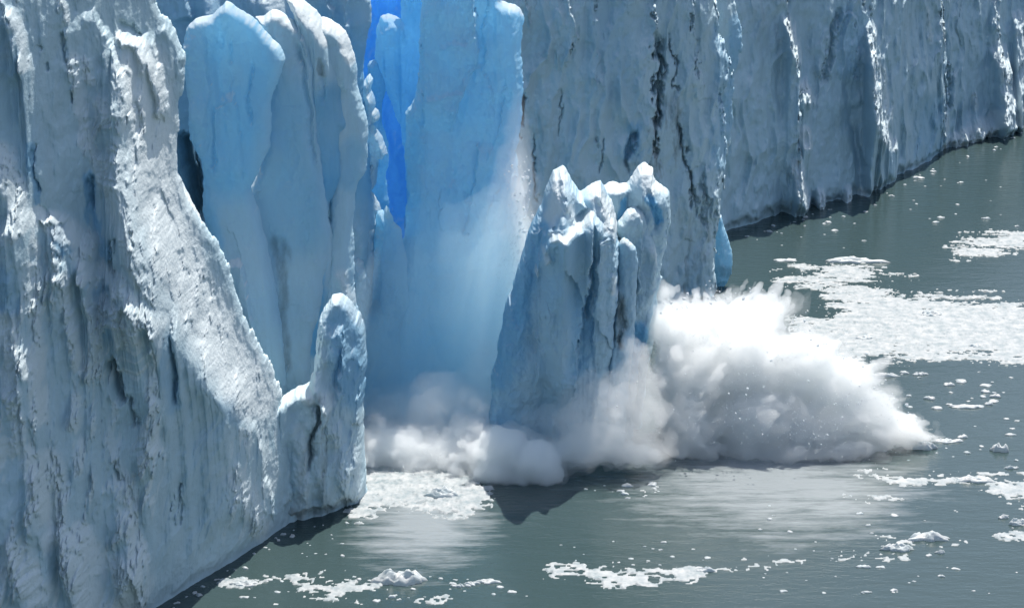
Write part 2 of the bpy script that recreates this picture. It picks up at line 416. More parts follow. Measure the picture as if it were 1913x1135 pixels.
# ---- near cliff
P_NEAR = [(-90, -90), (283, -90), (290, 5), (298, 26), (314, 38), (327, 72), (344, 112), (344, 148), (334, 200), (326, 262), (334, 330), (348, 378), (366, 405),
          (397, 440), (418, 480), (436, 530), (452, 580), (480, 640), (508, 690), (526, 740), (530, 800), (548, 860), (560, 1010), (440, 1080), (290, 1175), (150, 1265), (-90, 1440)]
feats_near = [
    ('crumb', [(-60, 440), (60, 400), (170, 440), (220, 520), (310, 620), (310, 780), (275, 1170), (-60, 1300), (-60, 440)], 20, 1.1),
    ('lean', [(-60, 700), (60, 640), (200, 660), (300, 760), (275, 1170), (-60, 1300), (-60, 700)], 40, 0.12),
    ('crumb', [(440, 790), (540, 800), (545, 980), (420, 1010), (440, 790)], 16, 0.9),
    ('crumb', [(130, 90), (215, 150), (250, 300), (250, 520), (215, 440), (150, 250), (130, 90)], 12, 0.8),
    ('crumb', [(-40, -40), (150, -40), (140, 60), (60, 200), (-40, 250), (-40, -40)], 12, 0.5),
    ('crumb', [(380, 480), (450, 580), (530, 760), (500, 780), (400, 600), (380, 480)], 12, 0.8),
    # the long snow slope running down to the right
    ('lean', [(246, 120), (268, 240), (292, 380), (320, 500), (380, 600), (440, 690), (490, 750)], 58, 0.85), ('snow', [(262, 130), (285, 260), (305, 400), (345, 520), (400, 620), (450, 700), (480, 740)], 50, 0.85),
    ('lean', [(225, 320), (240, 440), (280, 540), (340, 620), (420, 710)], 40, 0.6),
    ('rough', [(262, 160), (285, 260), (305, 400), (345, 520), (400, 620), (450, 700), (480, 740)], 50, 1.0),
    ('rough', [(222, 290), (240, 420), (275, 520), (320, 590)], 30, 0.8), ('rough', [(205, 300), (225, 360)], 18, 0.8),
    ('crack', [(290, 350), (306, 400), (316, 440)], 9, 0.9), ('crack', [(275, 350), (280, 400)], 9, 0.7), ('crack', [(330, 470), (345, 520)], 7, 0.6), ('crack', [(395, 560), (380, 520)], 7, 0.6), ('crack', [(255, 190), (256, 260)], 8, 0.8),
    ('crack', [(350, 600), (372, 640)], 7, 0.7), ('crack', [(245, 420), (262, 480)], 6, 0.6),
    ('fin', [(178, 10), (196, 60), (212, 90), (228, 130), (240, 180), (246, 240)], 8, 1.6, -1, 60),
    ('fin', [(282, 60), (296, 110), (306, 160), (316, 200), (322, 220)], 8, 1.4, -1, 30), ('fin', [(310, 40), (330, 90), (348, 150)], 8, 0.8, -1, 24),
    ('ridge', [(236, 76), (258, 84), (275, 112), (290, 160), (298, 210)], 10, 1.3), ('lean', [(222, 74), (240, 68), (262, 86), (278, 112)], 9, 1.0), ('snow', [(222, 74), (262, 86), (290, 150)], 14, 0.7),
    ('crack', [(222, 50), (240, 54), (258, 72)], 9, 1.2), ('lean', [(300, 20), (320, 44)], 10, 0.5),
    ('fin', [(470, 775), (490, 830), (505, 900), (520, 975)], 8, 1.2, -1, 40), ('fin', [(545, 770), (548, 860), (540, 960)], 8, 0.8, -1, 30),
    ('rough', [(480, 780), (500, 850), (512, 920)], 12, 0.7), ('rough', [(440, 890), (470, 940), (485, 985)], 22, 0.9),
    # crumbly ledges lower left
    ('lean', [(-20, 440), (10, 425), (50, 408), (90, 412), (130, 432), (160, 455)], 15, 1.7), ('rough', [(0, 440), (60, 408), (110, 425), (165, 455), (160, 480)], 20, 1.3),
    ('lean', [(165, 508), (200, 515), (225, 540), (250, 575), (290, 600)], 14, 1.5), ('rough', [(165, 510), (205, 520), (250, 575), (290, 605)], 17, 1.2), ('ridge', [(70, 414), (130, 414)], 6, 0.9),
    ('rough', [(0, 290), (20, 340), (30, 400)], 20, 1.2), ('lean', [(5, 300), (28, 390)], 18, 0.9),
    ('fin', [(66, 420), (74, 500), (80, 600), (76, 700)], 6, 1.0, -1, 26), ('fin', [(112, 450), (128, 540), (146, 640), (150, 700)], 6, 1.0, -1, 24), ('fin', [(162, 480), (168, 560), (182, 640), (184, 720)], 6, 1.1, -1, 26),
    ('fin', [(220, 560), (228, 640), (226, 700)], 6, 0.9, -1, 24), ('fin', [(28, 500), (22, 600), (40, 700), (36, 780)], 6, 1.0, -1, 26), ('fin', [(285, 640), (298, 720), (294, 840), (290, 900)], 6, 0.9, -1, 30),
    ('fin', [(100, 700), (110, 800), (104, 900), (110, 1000)], 6, 0.8, -1, 30), ('fin', [(66, 860), (70, 960), (90, 1060), (92, 1180)], 6, 1.0, -1, 30), ('fin', [(232, 880), (250, 980), (266, 1080), (268, 1160)], 6, 1.2, -1, 40), ('fin', [(190, 760), (196, 860), (190, 960)], 6, 0.7, -1, 30),
    ('rough', [(60, 500), (66, 600), (70, 680), (75, 780)], 13, 1.0), ('rough', [(116, 520), (134, 620), (145, 690)], 11, 1.0), ('rough', [(168, 560), (180, 640), (178, 690)], 11, 0.9), ('rough', [(215, 580), (228, 640), (258, 640)], 13, 1.0),
    ('rough', [(20, 600), (20, 740), (35, 800)], 18, 1.1), ('rough', [(40, 660), (62, 690)], 16, 1.2), ('rough', [(140, 740), (135, 800)], 12, 1.0), ('rough', [(285, 660), (285, 760), (290, 840)], 10, 0.9),
    ('rough', [(60, 860), (90, 940), (130, 1040), (170, 1120), (200, 1200)], 26, 1.1), ('rough', [(100, 1015), (150, 1000), (180, 1060)], 24, 1.2), ('rough', [(30, 1030), (70, 1110)], 26, 1.1),
    ('rough', [(230, 900), (250, 1000), (262, 1100)], 16, 1.1), ('rough', [(95, 850), (110, 930)], 18, 1.0), ('rough', [(220, 1060), (250, 1130)], 24, 1.1), ('rough', [(150, 830), (145, 880)], 8, 0.9),
    ('lean', [(90, 1000), (160, 1010)], 16, 0.9), ('lean', [(50, 660), (62, 690)], 18, 0.9), ('lean', [(230, 1030), (262, 1060)], 16, 0.7),
    # upper left bits
    ('fin', [(20, 10), (40, 50), (52, 120), (56, 150)], 8, 1.1, -1, 40), ('rough', [(24, 20), (38, 70), (50, 130)], 9, 1.0), ('lean', [(24, 20), (40, 80), (52, 130)], 9, 1.0),
    ('rough', [(112, 0), (124, 40)], 8, 1.0), ('fin', [(110, -30), (124, 20), (128, 50)], 6, 0.9, -1, 20), ('rough', [(132, 110), (150, 190), (160, 260), (180, 300), (200, 330)], 12, 0.9), ('rough', [(158, 115), (170, 160)], 9, 0.9),
    ('rough', [(185, 195), (205, 215)], 12, 0.9), ('rough', [(180, 300), (210, 360), (230, 440)], 18, 0.9),
    ('crack', [(108, 60), (118, 95), (122, 120)], 4, 0.8), ('crack', [(67, 265), (60, 330), (66, 372)], 3.5, 0.9), ('crack', [(168, 330), (168, 400)], 4, 0.9), ('crack', [(132, 170), (136, 200)], 3.5, 0.7), ('crack', [(82, 120), (86, 140)], 5, 0.6), ('crack', [(66, 84), (72, 92)], 5, 0.5),
    ('crack', [(205, 445), (205, 490), (215, 530)], 5, 1.0), ('crack', [(206, 665), (216, 700), (230, 755)], 8, 2.4), ('crack', [(246, 745), (250, 800)], 5, 1.0),
    ('crack', [(310, 625), (322, 700), (326, 765)], 6, 1.2), ('crack', [(335, 910), (328, 960), (322, 990)], 5, 1.0), ('crack', [(215, 865), (225, 905)], 5, 1.0),
    ('blue', [(60, 270), (62, 380)], 6, 0.6), ('blue', [(168, 330), (168, 400), (195, 480)], 10, 0.55), ('blue', [(110, 430), (120, 460)], 14, 0.6), ('blue', [(10, 520), (15, 580)], 22, 0.4),
    ('blue', [(180, 530), (200, 620)], 18, 0.35), ('blue', [(310, 640), (326, 760)], 16, 0.35), ('blue', [(430, 750), (440, 780)], 16, 0.4), ('blue', [(5, 30), (40, 300)], 40, 0.25),
]
ice_body('ice_cliff', P_NEAR, NEAR, feats_near, step=(0.05, 0.09), front=1.0, back=14, round_px=12, edge_fade=8, restretch=True, relief_fade=120, ld_fade=125.0, leak=12.0, flute=(0.28, 4.5, 11.0), lump=(0.5, 3.4),
         micro=(0.06, 0.7), facet=(0.32, 1.7), pop=(0.75, 0.95), rough0=0.05, warp=8, blue0=0.12, seed=3,
         label='near rough white cliff with a bright snow slope, filling the left edge', cat='ice cliff',
         parts=[('ice_face', None), ('snow_slope', 'sunlit crumbly snow slope running down to the right',
                [(215, 60), (262, 85), (300, 180), (335, 260), (365, 400), (402, 565), (472, 660), (522, 781), (470, 770), (402, 731), (321, 575), (240, 545), (225, 420), (241, 250)]),
                ('snow_ledge', 'snow covered ledge with crumbly blocks', [(15, 400), (60, 392), (170, 430), (175, 495), (225, 510), (300, 600), (240, 640), (160, 540), (20, 470)])])

# ---- buttress with a rounded pillar at the right end of the near cliff
P_BUT = [(560, 726), (575, 722), (588, 690), (590, 640), (598, 598), (608, 572), (620, 554), (640, 553), (656, 566), (672, 590), (681, 620), (683, 690), (678, 760), (676, 800), (680, 860), (684, 900), (688, 960), (660, 985), (600, 1000), (535, 1015),
         (495, 985), (490, 840), (500, 770), (530, 742)]
ice_body('ice_buttress', P_BUT, base_line([(500, 1003), (540, 979), (600, 972), (650, 952), (690, 932)], off=0.3, lean=0.12), [
    ('rough', [(562, 735), (580, 745)], 12, 0.8), ('rough', [(608, 740), (612, 760)], 10, 0.8), 
    ('fin', [(676, 640), (670, 760), (655, 840), (650, 930)], 8, 1.0, -1, 35), ('rough', [(660, 840), (668, 930)], 12, 0.5),
    ('crack', [(590, 750), (595, 790), (580, 830), (576, 880)], 5, 1.2), ('crack', [(610, 790), (603, 850)], 4, 0.8), ('crack', [(573, 690), (580, 735)], 6, 1.2),
    ('dirt', [(588, 750), (598, 800), (575, 850), (570, 930)], 16, 0.8), ('dirt', [(612, 780), (600, 860), (598, 930)], 10, 0.7), ('dirt', [(550, 960), (620, 950), (655, 935)], 12, 0.8),
    ('blue', [(640, 600), (650, 680), (660, 730)], 34, 0.65), ('blue', [(640, 800), (650, 860)], 12, 0.3), ('rough', [(622, 562), (650, 565), (672, 600)], 8, 0.5), ('fin', [(640, 600), (646, 690), (636, 760), (640, 840)], 7, 0.9, -1, 40), ('fin', [(600, 700), (612, 780), (606, 880), (612, 950)], 6, 0.8, -1, 30), ('rough', [(560, 800), (566, 900), (560, 960)], 12, 0.6), ('rough', [(630, 800), (640, 900)], 12, 0.5), ('crack', [(636, 640), (628, 700), (630, 740)], 5, 0.8), ('dirt', [(580, 940), (640, 935)], 20, 0.5),
    ], step=(0.05, 0.08), front=2.4, back=7, round_px=20, flute=(0.55, 2.4, 14), facet=(0.75, 2.0), lump=(0.4, 2.4), micro=(0.08, 0.7), pop=(0.5, 1.2), blue0=0.12, seed=11,
    label='low grey buttress with a rounded blue knob and dark cracks, right of the near cliff', cat='ice buttress',
    parts=[('ice_face', None), ('ice_knob', 'smooth rounded blue knob', [(585, 690), (590, 560), (620, 545), (660, 555), (690, 620), (690, 690), (676, 740), (625, 735)])])

# ---- blades behind it
P_B1 = [(378, 350), (374, 300), (354, 262), (346, 166), (338, 90), (352, 46), (364, 38), (378, 33), (398, 30), (408, 18), (422, 2), (440, 15), (472, 35), (495, 60), (522, 86), (531, 113), (522, 146), (508, 181), (504, 211), (504, 275), (494, 300),
        (482, 322), (468, 352), (484, 400), (497, 452), (510, 520), (522, 600), (535, 720), (530, 800), (400, 800), (392, 450), (378, 390)]
ice_body('serac', P_B1, flat_line(-25, 217, 0.45, 0.08), [
    ('blue', [(430, 60), (450, 130), (430, 200), (430, 300)], 70, 0.8), ('blue', [(380, 100), (380, 300)], 50, 0.6), ('blue', [(350, 240), (365, 330), (400, 450)], 20, 0.7),
    ('crack', [(408, 30), (405, 120), (420, 300)], 8, 0.4), ('fin', [(440, 170), (450, 250), (455, 340)], 8, 0.7, -1, 50), ('crack', [(470, 110), (462, 180), (468, 240)], 3, 0.5), ('crack', [(395, 190), (402, 260), (398, 330)], 3, 0.5), ('crack', [(436, 70), (428, 120)], 3, 0.4), ('dirt', [(420, 30), (424, 70)], 8, 0.3), ('fin', [(385, 60), (392, 160), (384, 260)], 7, 0.6, -1, 40), ('fin', [(450, 480), (465, 560), (480, 620)], 10, 1.2, -1, 50),
    ('lean', [(470, 470), (485, 560)], 30, 0.15)],
    step=(0.07, 0.1), front=2.0, back=1.5, round_px=20, back_round_px=20, flute=(0.35, 3.0, 25), lump=(0.25, 5), micro=(0.09, 0.7), facet=(0.6, 3.0), warp=5, blue0=0.35, seed=21, mat=CLEAR_ICE, upsnow=0.8,
    label='pale blue translucent ice blade with a pointed top, second mass from the left', cat='serac')
P_B2 = [(455, 480), (462, 360), (490, 300), (495, 180), (505, 120), (485, 60), (478, 32), (492, 34), (508, 20), (527, 26), (552, 45), (566, 62), (584, 90), (590, 130), (592, 200), (600, 281), (610, 380), (616, 440), (612, 470), (600, 560), (578, 660), (575, 800), (470, 800)]
ice_body('serac', P_B2, flat_line(-20, 223, 0.5, 0.08), [
    ('blue', [(530, 200), (540, 330), (550, 420)], 60, 0.6), ('dirt', [(515, 450), (530, 470), (522, 600), (530, 680)], 14, 0.55), ('crack', [(545, 60), (570, 140), (580, 230), (590, 330)], 6, 0.8), ('snow', [(500, 26), (550, 55)], 8, 0.8)],
    step=(0.07, 0.1), front=2.0, back=3, round_px=24, flute=(0.3, 3.0, 25), lump=(0.25, 5), micro=(0.09, 0.7), facet=(0.6, 3.0), warp=5, blue0=0.3, seed=25, mat=CLEAR_ICE, upsnow=0.8,
    label='shaded steel blue ice blade directly right of the translucent pointed one', cat='serac')
P_B3 = [(560, 120), (548, 40), (536, 0), (548, -10), (570, 5), (590, 22), (604, 45), (616, 75), (622, 110), (636, 135), (641, 160), (640, 185), (650, 225), (649, 240), (640, 246), (636, 275), (638, 330), (630, 352), (618, 380), (612, 410), (622, 440), (620, 500), (612, 560), (600, 660), (600, 800), (560, 800), (572, 500), (560, 300)]
ice_body('serac', P_B3, flat_line(-18, 226, 0.5, 0.08), [
    ('snow', [(545, 5), (585, 40), (612, 70)], 16, 0.9), ('lean', [(548, 5), (580, 35), (605, 65)], 14, 1.0), ('rough', [(550, 15), (600, 60)], 12, 0.4), ('fin', [(548, 20), (565, 70), (578, 110)], 6, 0.9, -1, 30),
    ('blue', [(620, 200), (626, 260), (622, 340)], 44, 0.8), ('blue', [(595, 480), (590, 650)], 14, 1.0), ('dirt', [(600, 115), (603, 140)], 6, 0.8), ('crack', [(600, 110), (603, 145), (606, 200)], 4, 0.5)],
    step=(0.06, 0.1), front=1.8, back=2, round_px=22, flute=(0.3, 2.5, 20), lump=(0.25, 4), micro=(0.06, 0.8), warp=5, blue0=0.25, seed=27, mat=CLEAR_ICE, upsnow=0.8,
    label='snow capped grey fin with a glowing blue flank, third blade in the cluster', cat='serac')
P_B4 = [(600, 120), (590, 50), (594, 32), (612, 36), (632, 48), (646, 62), (655, 85), (663, 112), (668, 135), (668, 160), (674, 190), (684, 220), (688, 280), (684, 320), (671, 342), (662, 365), (660, 430), (661, 505), (662, 560), (672, 600), (668, 700), (610, 800), (600, 600), (620, 300)]
ice_body('serac', P_B4, flat_line(-15, 229, 0.6, 0.08), [
    ('snow', [(600, 40), (640, 62), (655, 110)], 12, 0.9), ('lean', [(600, 42), (640, 70)], 10, 0.9), ('rough', [(610, 46), (648, 80), (656, 110)], 8, 0.4), ('rough', [(640, 515), (655, 560)], 12, 0.9),
    ('blue', [(660, 280), (650, 330)], 24, 0.5), ('blue', [(592, 560), (590, 650)], 20, 1.0), ('fin', [(655, 90), (658, 130), (650, 170)], 6, 0.8, -1, 22)],
    step=(0.06, 0.1), front=1.8, back=2.5, round_px=22, flute=(0.3, 2.5, 20), lump=(0.25, 4), micro=(0.06, 0.8), warp=5, blue0=0.25, seed=29, mat=CLEAR_ICE, upsnow=0.8,
    label='rightmost fin of the blade cluster, with a scalloped lit right edge', cat='serac')
# pale ice behind the blade tops
P_K1 = [(180, -90), (700, -90), (738, -90), (742, 10), (735, 40), (736, 40), (700, 300), (690, 900), (180, 900)]
ice_body('ice_wall', [(150, -45), (664, -45), (690, -10), (694, 40), (682, 90), (676, 140), (700, 420), (700, 900), (150, 900)], flat_line(-18, 240, 0.45, 0.10), [
    ('crack', [(346, 240), (358, 310), (370, 360), (384, 420)], 20, 9.0), ('dirt', [(348, 260), (362, 330), (376, 400)], 14, 0.7), ('fin', [(360, -60), (345, 0), (362, 40)], 10, 2.0, -1, 50), ('fin', [(660, -80), (650, -20), (652, 40), (660, 80)], 8, 1.5, -1, 30), ('fin', [(610, -60), (618, 10), (628, 40)], 8, 1.2, -1, 30),  # dark stroke along the gap paints deep cavity shade into the ice colour
    ('lean', [(480, -20), (520, 20)], 30, 0.8), ('rough', [(500, -10), (520, 15)], 20, 1.0), ('blue', [(350, 100), (400, 200)], 120, 0.5), ('blue', [(600, 100), (680, 300)], 90, 0.8), ('lean', [(390, -10), (400, 20)], 20, 0.8)],
    step=(0.12, 0.14), front=2.5, back=6, round_px=40, flute=(0.4, 3, 14), lump=(0.5, 4), blue0=0.3, seed=31,
    label='pale ice wall standing behind the tops of the blue blades', cat='ice wall')

# ---- deep blue back of the crevasse
ice_body('crevasse_wall', [(560, -45), (1000, -45), (1000, 900), (560, 900)], flat_line(-14, 270, 0.3, 0.05), [],
    step=(0.16, 0.18), front=1, back=8, round_px=20, flute=(1.2, 3, 12), facet=(1.2, 3.0), lump=(0.6, 3), blue0=1.2, seed=33, mat=DEEP_ICE,
    label='deep blue back wall inside the narrow crevasse', cat='ice wall')
# pieces in the crevasse
P_E2 = [(640, 700), (640, 330), (672, 300), (686, 236), (680, 190), (677, 155), (688, 140), (686, 124), (694, 113), (706, 114), (713, 124), (722, 132), (724, 150), (720, 176), (714, 200), (716, 235), (722, 262), (726, 292), (720, 330), (726, 380), (730, 430), (732, 700)]
ice_body('ice_pinnacle', P_E2, flat_line(-13, 256, 0.3, 0.06), [
    ('fin', [(690, 205), (700, 240), (712, 262), (722, 290)], 6, 1.2, -1, 22), ('rough', [(690, 210), (700, 230), (714, 270), (722, 288)], 10, 0.7), ('lean', [(686, 145), (692, 152)], 8, 1.2), ('rough', [(684, 205), (706, 215)], 8, 0.8), ('rough', [(690, 300), (676, 320)], 7, 0.9),
    ('blue', [(745, 260), (750, 420)], 30, 1.2)],
    step=(0.06, 0.08), front=1.6, back=3, round_px=26, flute=(0.3, 1.8, 8), lump=(0.35, 2.0), pop=(0.4, 1.0), warp=6, blue0=1.0, seed=35, mat=CLEAR_ICE,
    label='lumpy bright blue pinnacle deep in the crevasse', cat='ice pinnacle')
P_E3 = [(690, -120), (745, -120), (783, -120), (783, 160), (778, 205), (768, 300), (762, 420), (758, 620), (742, 620), (752, 330), (745, 240), (728, 190), (712, 120), (705, 60), (712, 34), (722, 28), (738, 30), (742, -20)]
P_E3 = [(700, 120), (702, 60), (710, 34), (722, 27), (738, 33), (746, 40), (752, -45), (800, -45), (800, 700), (752, 700), (756, 440), (758, 330), (748, 240), (728, 190), (708, 150)]
ice_body('ice_pillar', P_E3, flat_line(-11, 257, 0.4, 0.06), [('snow', [(712, 32), (738, 34)], 5, 0.9), ('lean', [(712, 34), (738, 36)], 6, 1.4), ('fin', [(738, 40), (754, 60), (758, 90)], 8, 0.7, -1, 30), ('fin', [(775, 180), (762, 215), (757, 240)], 6, 0.8, 1, 40)],
    step=(0.07, 0.1), front=2.0, back=3, round_px=34, flute=(0.3, 2, 14), lump=(0.3, 3), warp=5, blue0=1.0, seed=37, mat=CLEAR_ICE, undercut=False,
    label='light blue pillar with a small snow cap left of the great blue wall', cat='serac')
for i, (pl, Y, lb) in enumerate([
    ([(667, 520), (668, 420), (672, 360), (678, 341), (686, 346), (697, 362), (708, 380), (715, 400), (718, 560), (700, 760), (664, 760)], 246, 'white pointed pinnacle, tallest of the small ones at the foot of the crevasse'),
    ([(655, 480), (658, 370), (662, 356), (668, 350), (673, 358), (674, 380), (676, 560), (655, 560)], 244.5, 'thin white ice needle pressed against the blade cluster'),
    ([(655, 560), (658, 440), (662, 424), (672, 422), (678, 436), (680, 470), (684, 440), (690, 424), (698, 430), (698, 480), (700, 640), (655, 640)], 243, 'twin toothed white ice stub at the foot of the crevasse'),
    ([(652, 640), (655, 510), (660, 486), (670, 482), (679, 490), (684, 520), (680, 600), (676, 700), (652, 700)], 241, 'rounded pale ice stub lowest in the crevasse'),
    ([(712, 560), (716, 420), (718, 392), (722, 384), (728, 398), (734, 415), (750, 430), (758, 470), (764, 560), (766, 760), (712, 760)], 241.5, 'leaning blue ice tooth with a sharp tip beside the great blue wall')]):
    ice_body('ice_pinnacle', pl, flat_line(-14, Y, 0.3, 0.05), [('snow', pl[2:5], 10, 0.7)], step=(0.05, 0.07), front=1.1, back=1.2, round_px=16, back_round_px=16, flute=(0.15, 1.2, 6), lump=(0.2, 1.4), warp=4,
             blue0=0.40 if i < 4 else 0.6, seed=41 + i, mat=THIN_ICE, upsnow=0.8, label=lb, cat='ice pinnacle', group='small ice pinnacles in the crevasse')
for i, (pl, lb) in enumerate([
    ([(675, 200), (676, 160), (684, 146), (693, 139), (698, 150), (692, 170), (701, 186), (699, 232), (676, 240)], 'upper white jagged shard on the left side of the blue crevasse'),
    ([(682, 350), (686, 235), (690, 224), (700, 236), (708, 250), (717, 268), (724, 288), (717, 297), (706, 300), (704, 340), (690, 360)], 'white sloping shard with a crumbly lit edge halfway up the crevasse'),
    ([(683, 226), (685, 207), (696, 201), (707, 208), (709, 219), (699, 231), (686, 238)], 'small white knob of ice above the sloping shard in the crevasse'),
    ([(664, 380), (672, 336), (690, 301), (698, 296), (705, 304), (696, 320), (686, 346), (676, 384)], 'short white shard just above the pointed pinnacle in the crevasse')]):
    ice_body('ice_pinnacle', pl, flat_line(-13, 246.5, 0.3, 0.06), [('rough', pl[2:6], 10, 0.6), ('lean', pl[2:6], 8, 0.8)], step=(0.05, 0.07), front=1.0, back=1.2, round_px=12, back_round_px=14, flute=(0.2, 1.0, 4), lump=(0.25, 1.2), pop=(0.3, 0.7), warp=5,
             blue0=0.45, seed=141 + i, mat=THIN_ICE, undercut=False, upsnow=0.8, label=lb, cat='ice pinnacle', group='small ice pinnacles in the crevasse')
P_E4 = [(662, 600), (680, 540), (690, 470), (698, 420), (703, 396), (712, 392), (722, 402), (734, 420), (748, 440), (752, 520), (760, 620), (775, 720), (790, 880), (660, 880)]
ice_body('ice_fin', P_E4, (lambda x, z: 243 + 0.2 * (x + 13) + 0.1 * z - 0.6 * np.maximum(0, 13 - z)), [('fin', [(738, 430), (740, 520), (745, 640)], 8, 0.6, -1, 40)], step=(0.07, 0.1), front=1.8, back=3, round_px=36, flute=(0.3, 2, 12), lump=(0.3, 2.5), warp=5, blue0=0.75, seed=47, mat=CLEAR_ICE,
    label='broad pale blue ice fin rising from mist at the foot of the crevasse', cat='serac')

# ---- the great freshly calved blue wall
P_F = [(783, -45), (786, 10), (782, 80), (784, 150), (770, 190), (758, 215), (756, 300), (763, 362), (757, 420), (750, 520), (740, 900), (1010, 900), (985, 640), (962, 470), (964, 380), (967, 321), (965, 281), (974, 216), (977, 150), (974, 105), (978, 50), (975, 24), (964, 14), (948, 8), (938, 6), (938, -45)]
ice_body('ice_wall', P_F, (lambda x, z: 250 + 0.45 * x + 0.05 * z - 0.75 * np.maximum(0, 15 - z)), [
    ('fin', [(886, -100), (889, 0), (892, 50), (890, 125), (872, 166), (856, 200), (848, 250)], 8, 3.2, -1, 60),
    ('fin', [(790, 0), (786, 80), (786, 150), (790, 250)], 8, 0.8, 1, 40), ('fin', [(930, -60), (900, 60), (905, 130)], 10, 0.7, 1, 30),
    ('ridge', [(800, 190), (840, 182), (858, 174)], 6, 0.5), ('ridge', [(828, 92), (850, 84), (868, 88)], 7, 0.45), ('lean', [(930, 10), (960, 14)], 8, 0.9), ('snow', [(936, 6), (974, 24)], 5, 0.9),
    ('fin', [(910, 120), (918, 180), (926, 230)], 6, 0.5, -1, 25), ('fin', [(945, 150), (938, 200), (930, 260)], 6, 0.5, 1, 25), ('fin', [(800, 240), (795, 320), (800, 420)], 8, 0.6, -1, 30), ('fin', [(900, 260), (880, 360), (868, 460)], 8, 0.7, 1, 40),
    ('blue', [(880, 0), (960, 100)], 60, 0.65), ('blue', [(770, 240), (770, 420)], 20, 0.9)],
    step=(0.07, 0.1), front=2.6, back=8, round_px=30, flute=(0.45, 2.6, 12), facet=(0.95, 3.2), lump=(0.4, 3.0), micro=(0.08, 0.8), warp=6, blue0=0.68, seed=51, mat=CLEAR_ICE,
    label='great light blue wall of freshly calved ice behind the falling tower', cat='ice wall')

# ---- grey wall
G_BASE = base_line([(900, 672), (980, 650), (1150, 615), (1336, 570), (1400, 545)], lean=0.13)
P_G = [(900, -45), (1334, -45), (1338, 10), (1344, 50), (1352, 85), (1363, 115), (1366, 146), (1358, 160), (1349, 178), (1352, 210), (1357, 241), (1355, 300), (1351, 352), (1345, 402), (1338, 442), (1337, 500), (1336, 600), (1150, 680), (900, 790)]
ice_body('ice_wall', P_G, G_BASE, [
    ('fin', [(1062, -100), (1068, 20), (1076, 60), (1076, 85), (1066, 110), (1052, 135)], 8, 1.6, -1, 45), ('fin', [(984, -60), (990, 20), (994, 50)], 6, 1.0, -1, 14),
    ('fin', [(1120, -60), (1118, 40), (1120, 130), (1128, 170)], 10, 1.2, -1, 50), ('fin', [(1228, -80), (1226, 40), (1224, 160), (1226, 260), (1228, 320)], 8, 1.6, -1, 60),
    ('crack', [(1230, 60), (1230, 140), (1228, 200), (1226, 250)], 5.9, 2.9), ('crack', [(1250, 70), (1262, 130), (1266, 180)], 2.6, 1.3), ('crack', [(1226, 250), (1222, 300)], 5.2, 2.2), ('crack', [(1266, 220), (1275, 270), (1290, 320), (1300, 400)], 3.9, 1.5),
    ('crack', [(978, 170), (974, 220), (970, 260)], 3.9, 2.2), ('crack', [(996, 250), (998, 330), (1004, 380)], 2.6, 1.0), ('crack', [(1045, 170), (1046, 260)], 2.6, 0.9), ('crack', [(1120, 260), (1122, 330)], 2.6, 0.9), ('crack', [(1170, 330), (1180, 260), (1186, 240)], 6.5, 1.8),
    ('crack', [(1310, 330), (1318, 400), (1322, 440)], 3.2, 1.1), ('fin', [(1290, -60), (1300, 60), (1308, 140), (1318, 180)], 8, 1.2, -1, 40), ('fin', [(1310, 300), (1322, 360), (1332, 420)], 8, 1.0, 1, 30),
    ('dirt', [(1228, 190), (1222, 320), (1230, 330)], 8, 0.8624999999999999), ('dirt', [(1255, 180), (1275, 300), (1290, 340), (1320, 440)], 11, 0.69), ('dirt', [(1270, 380), (1300, 440), (1300, 520)], 16, 0.6325), ('dirt', [(1290, 480), (1280, 570)], 8, 0.69),
    ('dirt', [(990, 20), (990, 60)], 5, 0.575), ('dirt', [(1000, 60), (1010, 330)], 33, 0.2875), ('blue', [(1176, 290), (1186, 240)], 14, 0.6), ('blue', [(1350, 50), (1362, 140), (1350, 300)], 20, 0.5), ('blue', [(1300, 520), (1300, 570)], 30, 0.3), ('blue', [(1140, 20), (1130, 150)], 40, 0.3)],
    step=(0.09, 0.12), front=2.4, back=10, round_px=28, flute=(1.0, 2.4, 14), facet=(0.6, 2.4), lump=(0.35, 2.6), micro=(0.10, 0.8), warp=10, blue0=0.14, dirt0=0.08, seed=61,
    label='grey dirty ice wall with black cracks behind the falling tower', cat='ice wall')
P_G2 = [(1300, -45), (1366, -45), (1370, 5), (1384, 40), (1388, 60), (1386, 90), (1372, 140), (1370, 170), (1368, 250), (1362, 270), (1350, 320), (1344, 420), (1330, 640), (1290, 640)]
ice_body('ice_fin', P_G2, flat_line(30, 301, 0.6, 0.05), [('blue', [(1376, 40), (1364, 250)], 14, 0.5)], step=(0.08, 0.12), front=2.0, back=4, round_px=30, flute=(0.4, 2.2, 16), blue0=0.15, seed=63,
    label='narrow grey fin peeking out behind the right edge of the dirty wall', cat='serac')
P_G3 = [(1336, 500), (1338, 430), (1341, 400), (1348, 402), (1353, 425), (1360, 445), (1367, 465), (1369, 490), (1367, 512), (1360, 525), (1335, 560)]
ice_body('ice_pinnacle', P_G3, flat_line(29, 296, 0.3, 0.05), [('dirt', [(1345, 505), (1365, 510)], 10, 0.7)], step=(0.06, 0.08), front=1.4, back=1.6, round_px=18, flute=(0.2, 1.6, 8), lump=(0.2, 1.6), warp=3, blue0=0.6, seed=65, mat=CLEAR_ICE, upsnow=0.8,  # dark stroke at the foot paints its shadow and reflection into the colour
    label='small pale blue pinnacle at the waterline, right foot of the dirty wall', cat='ice pinnacle')

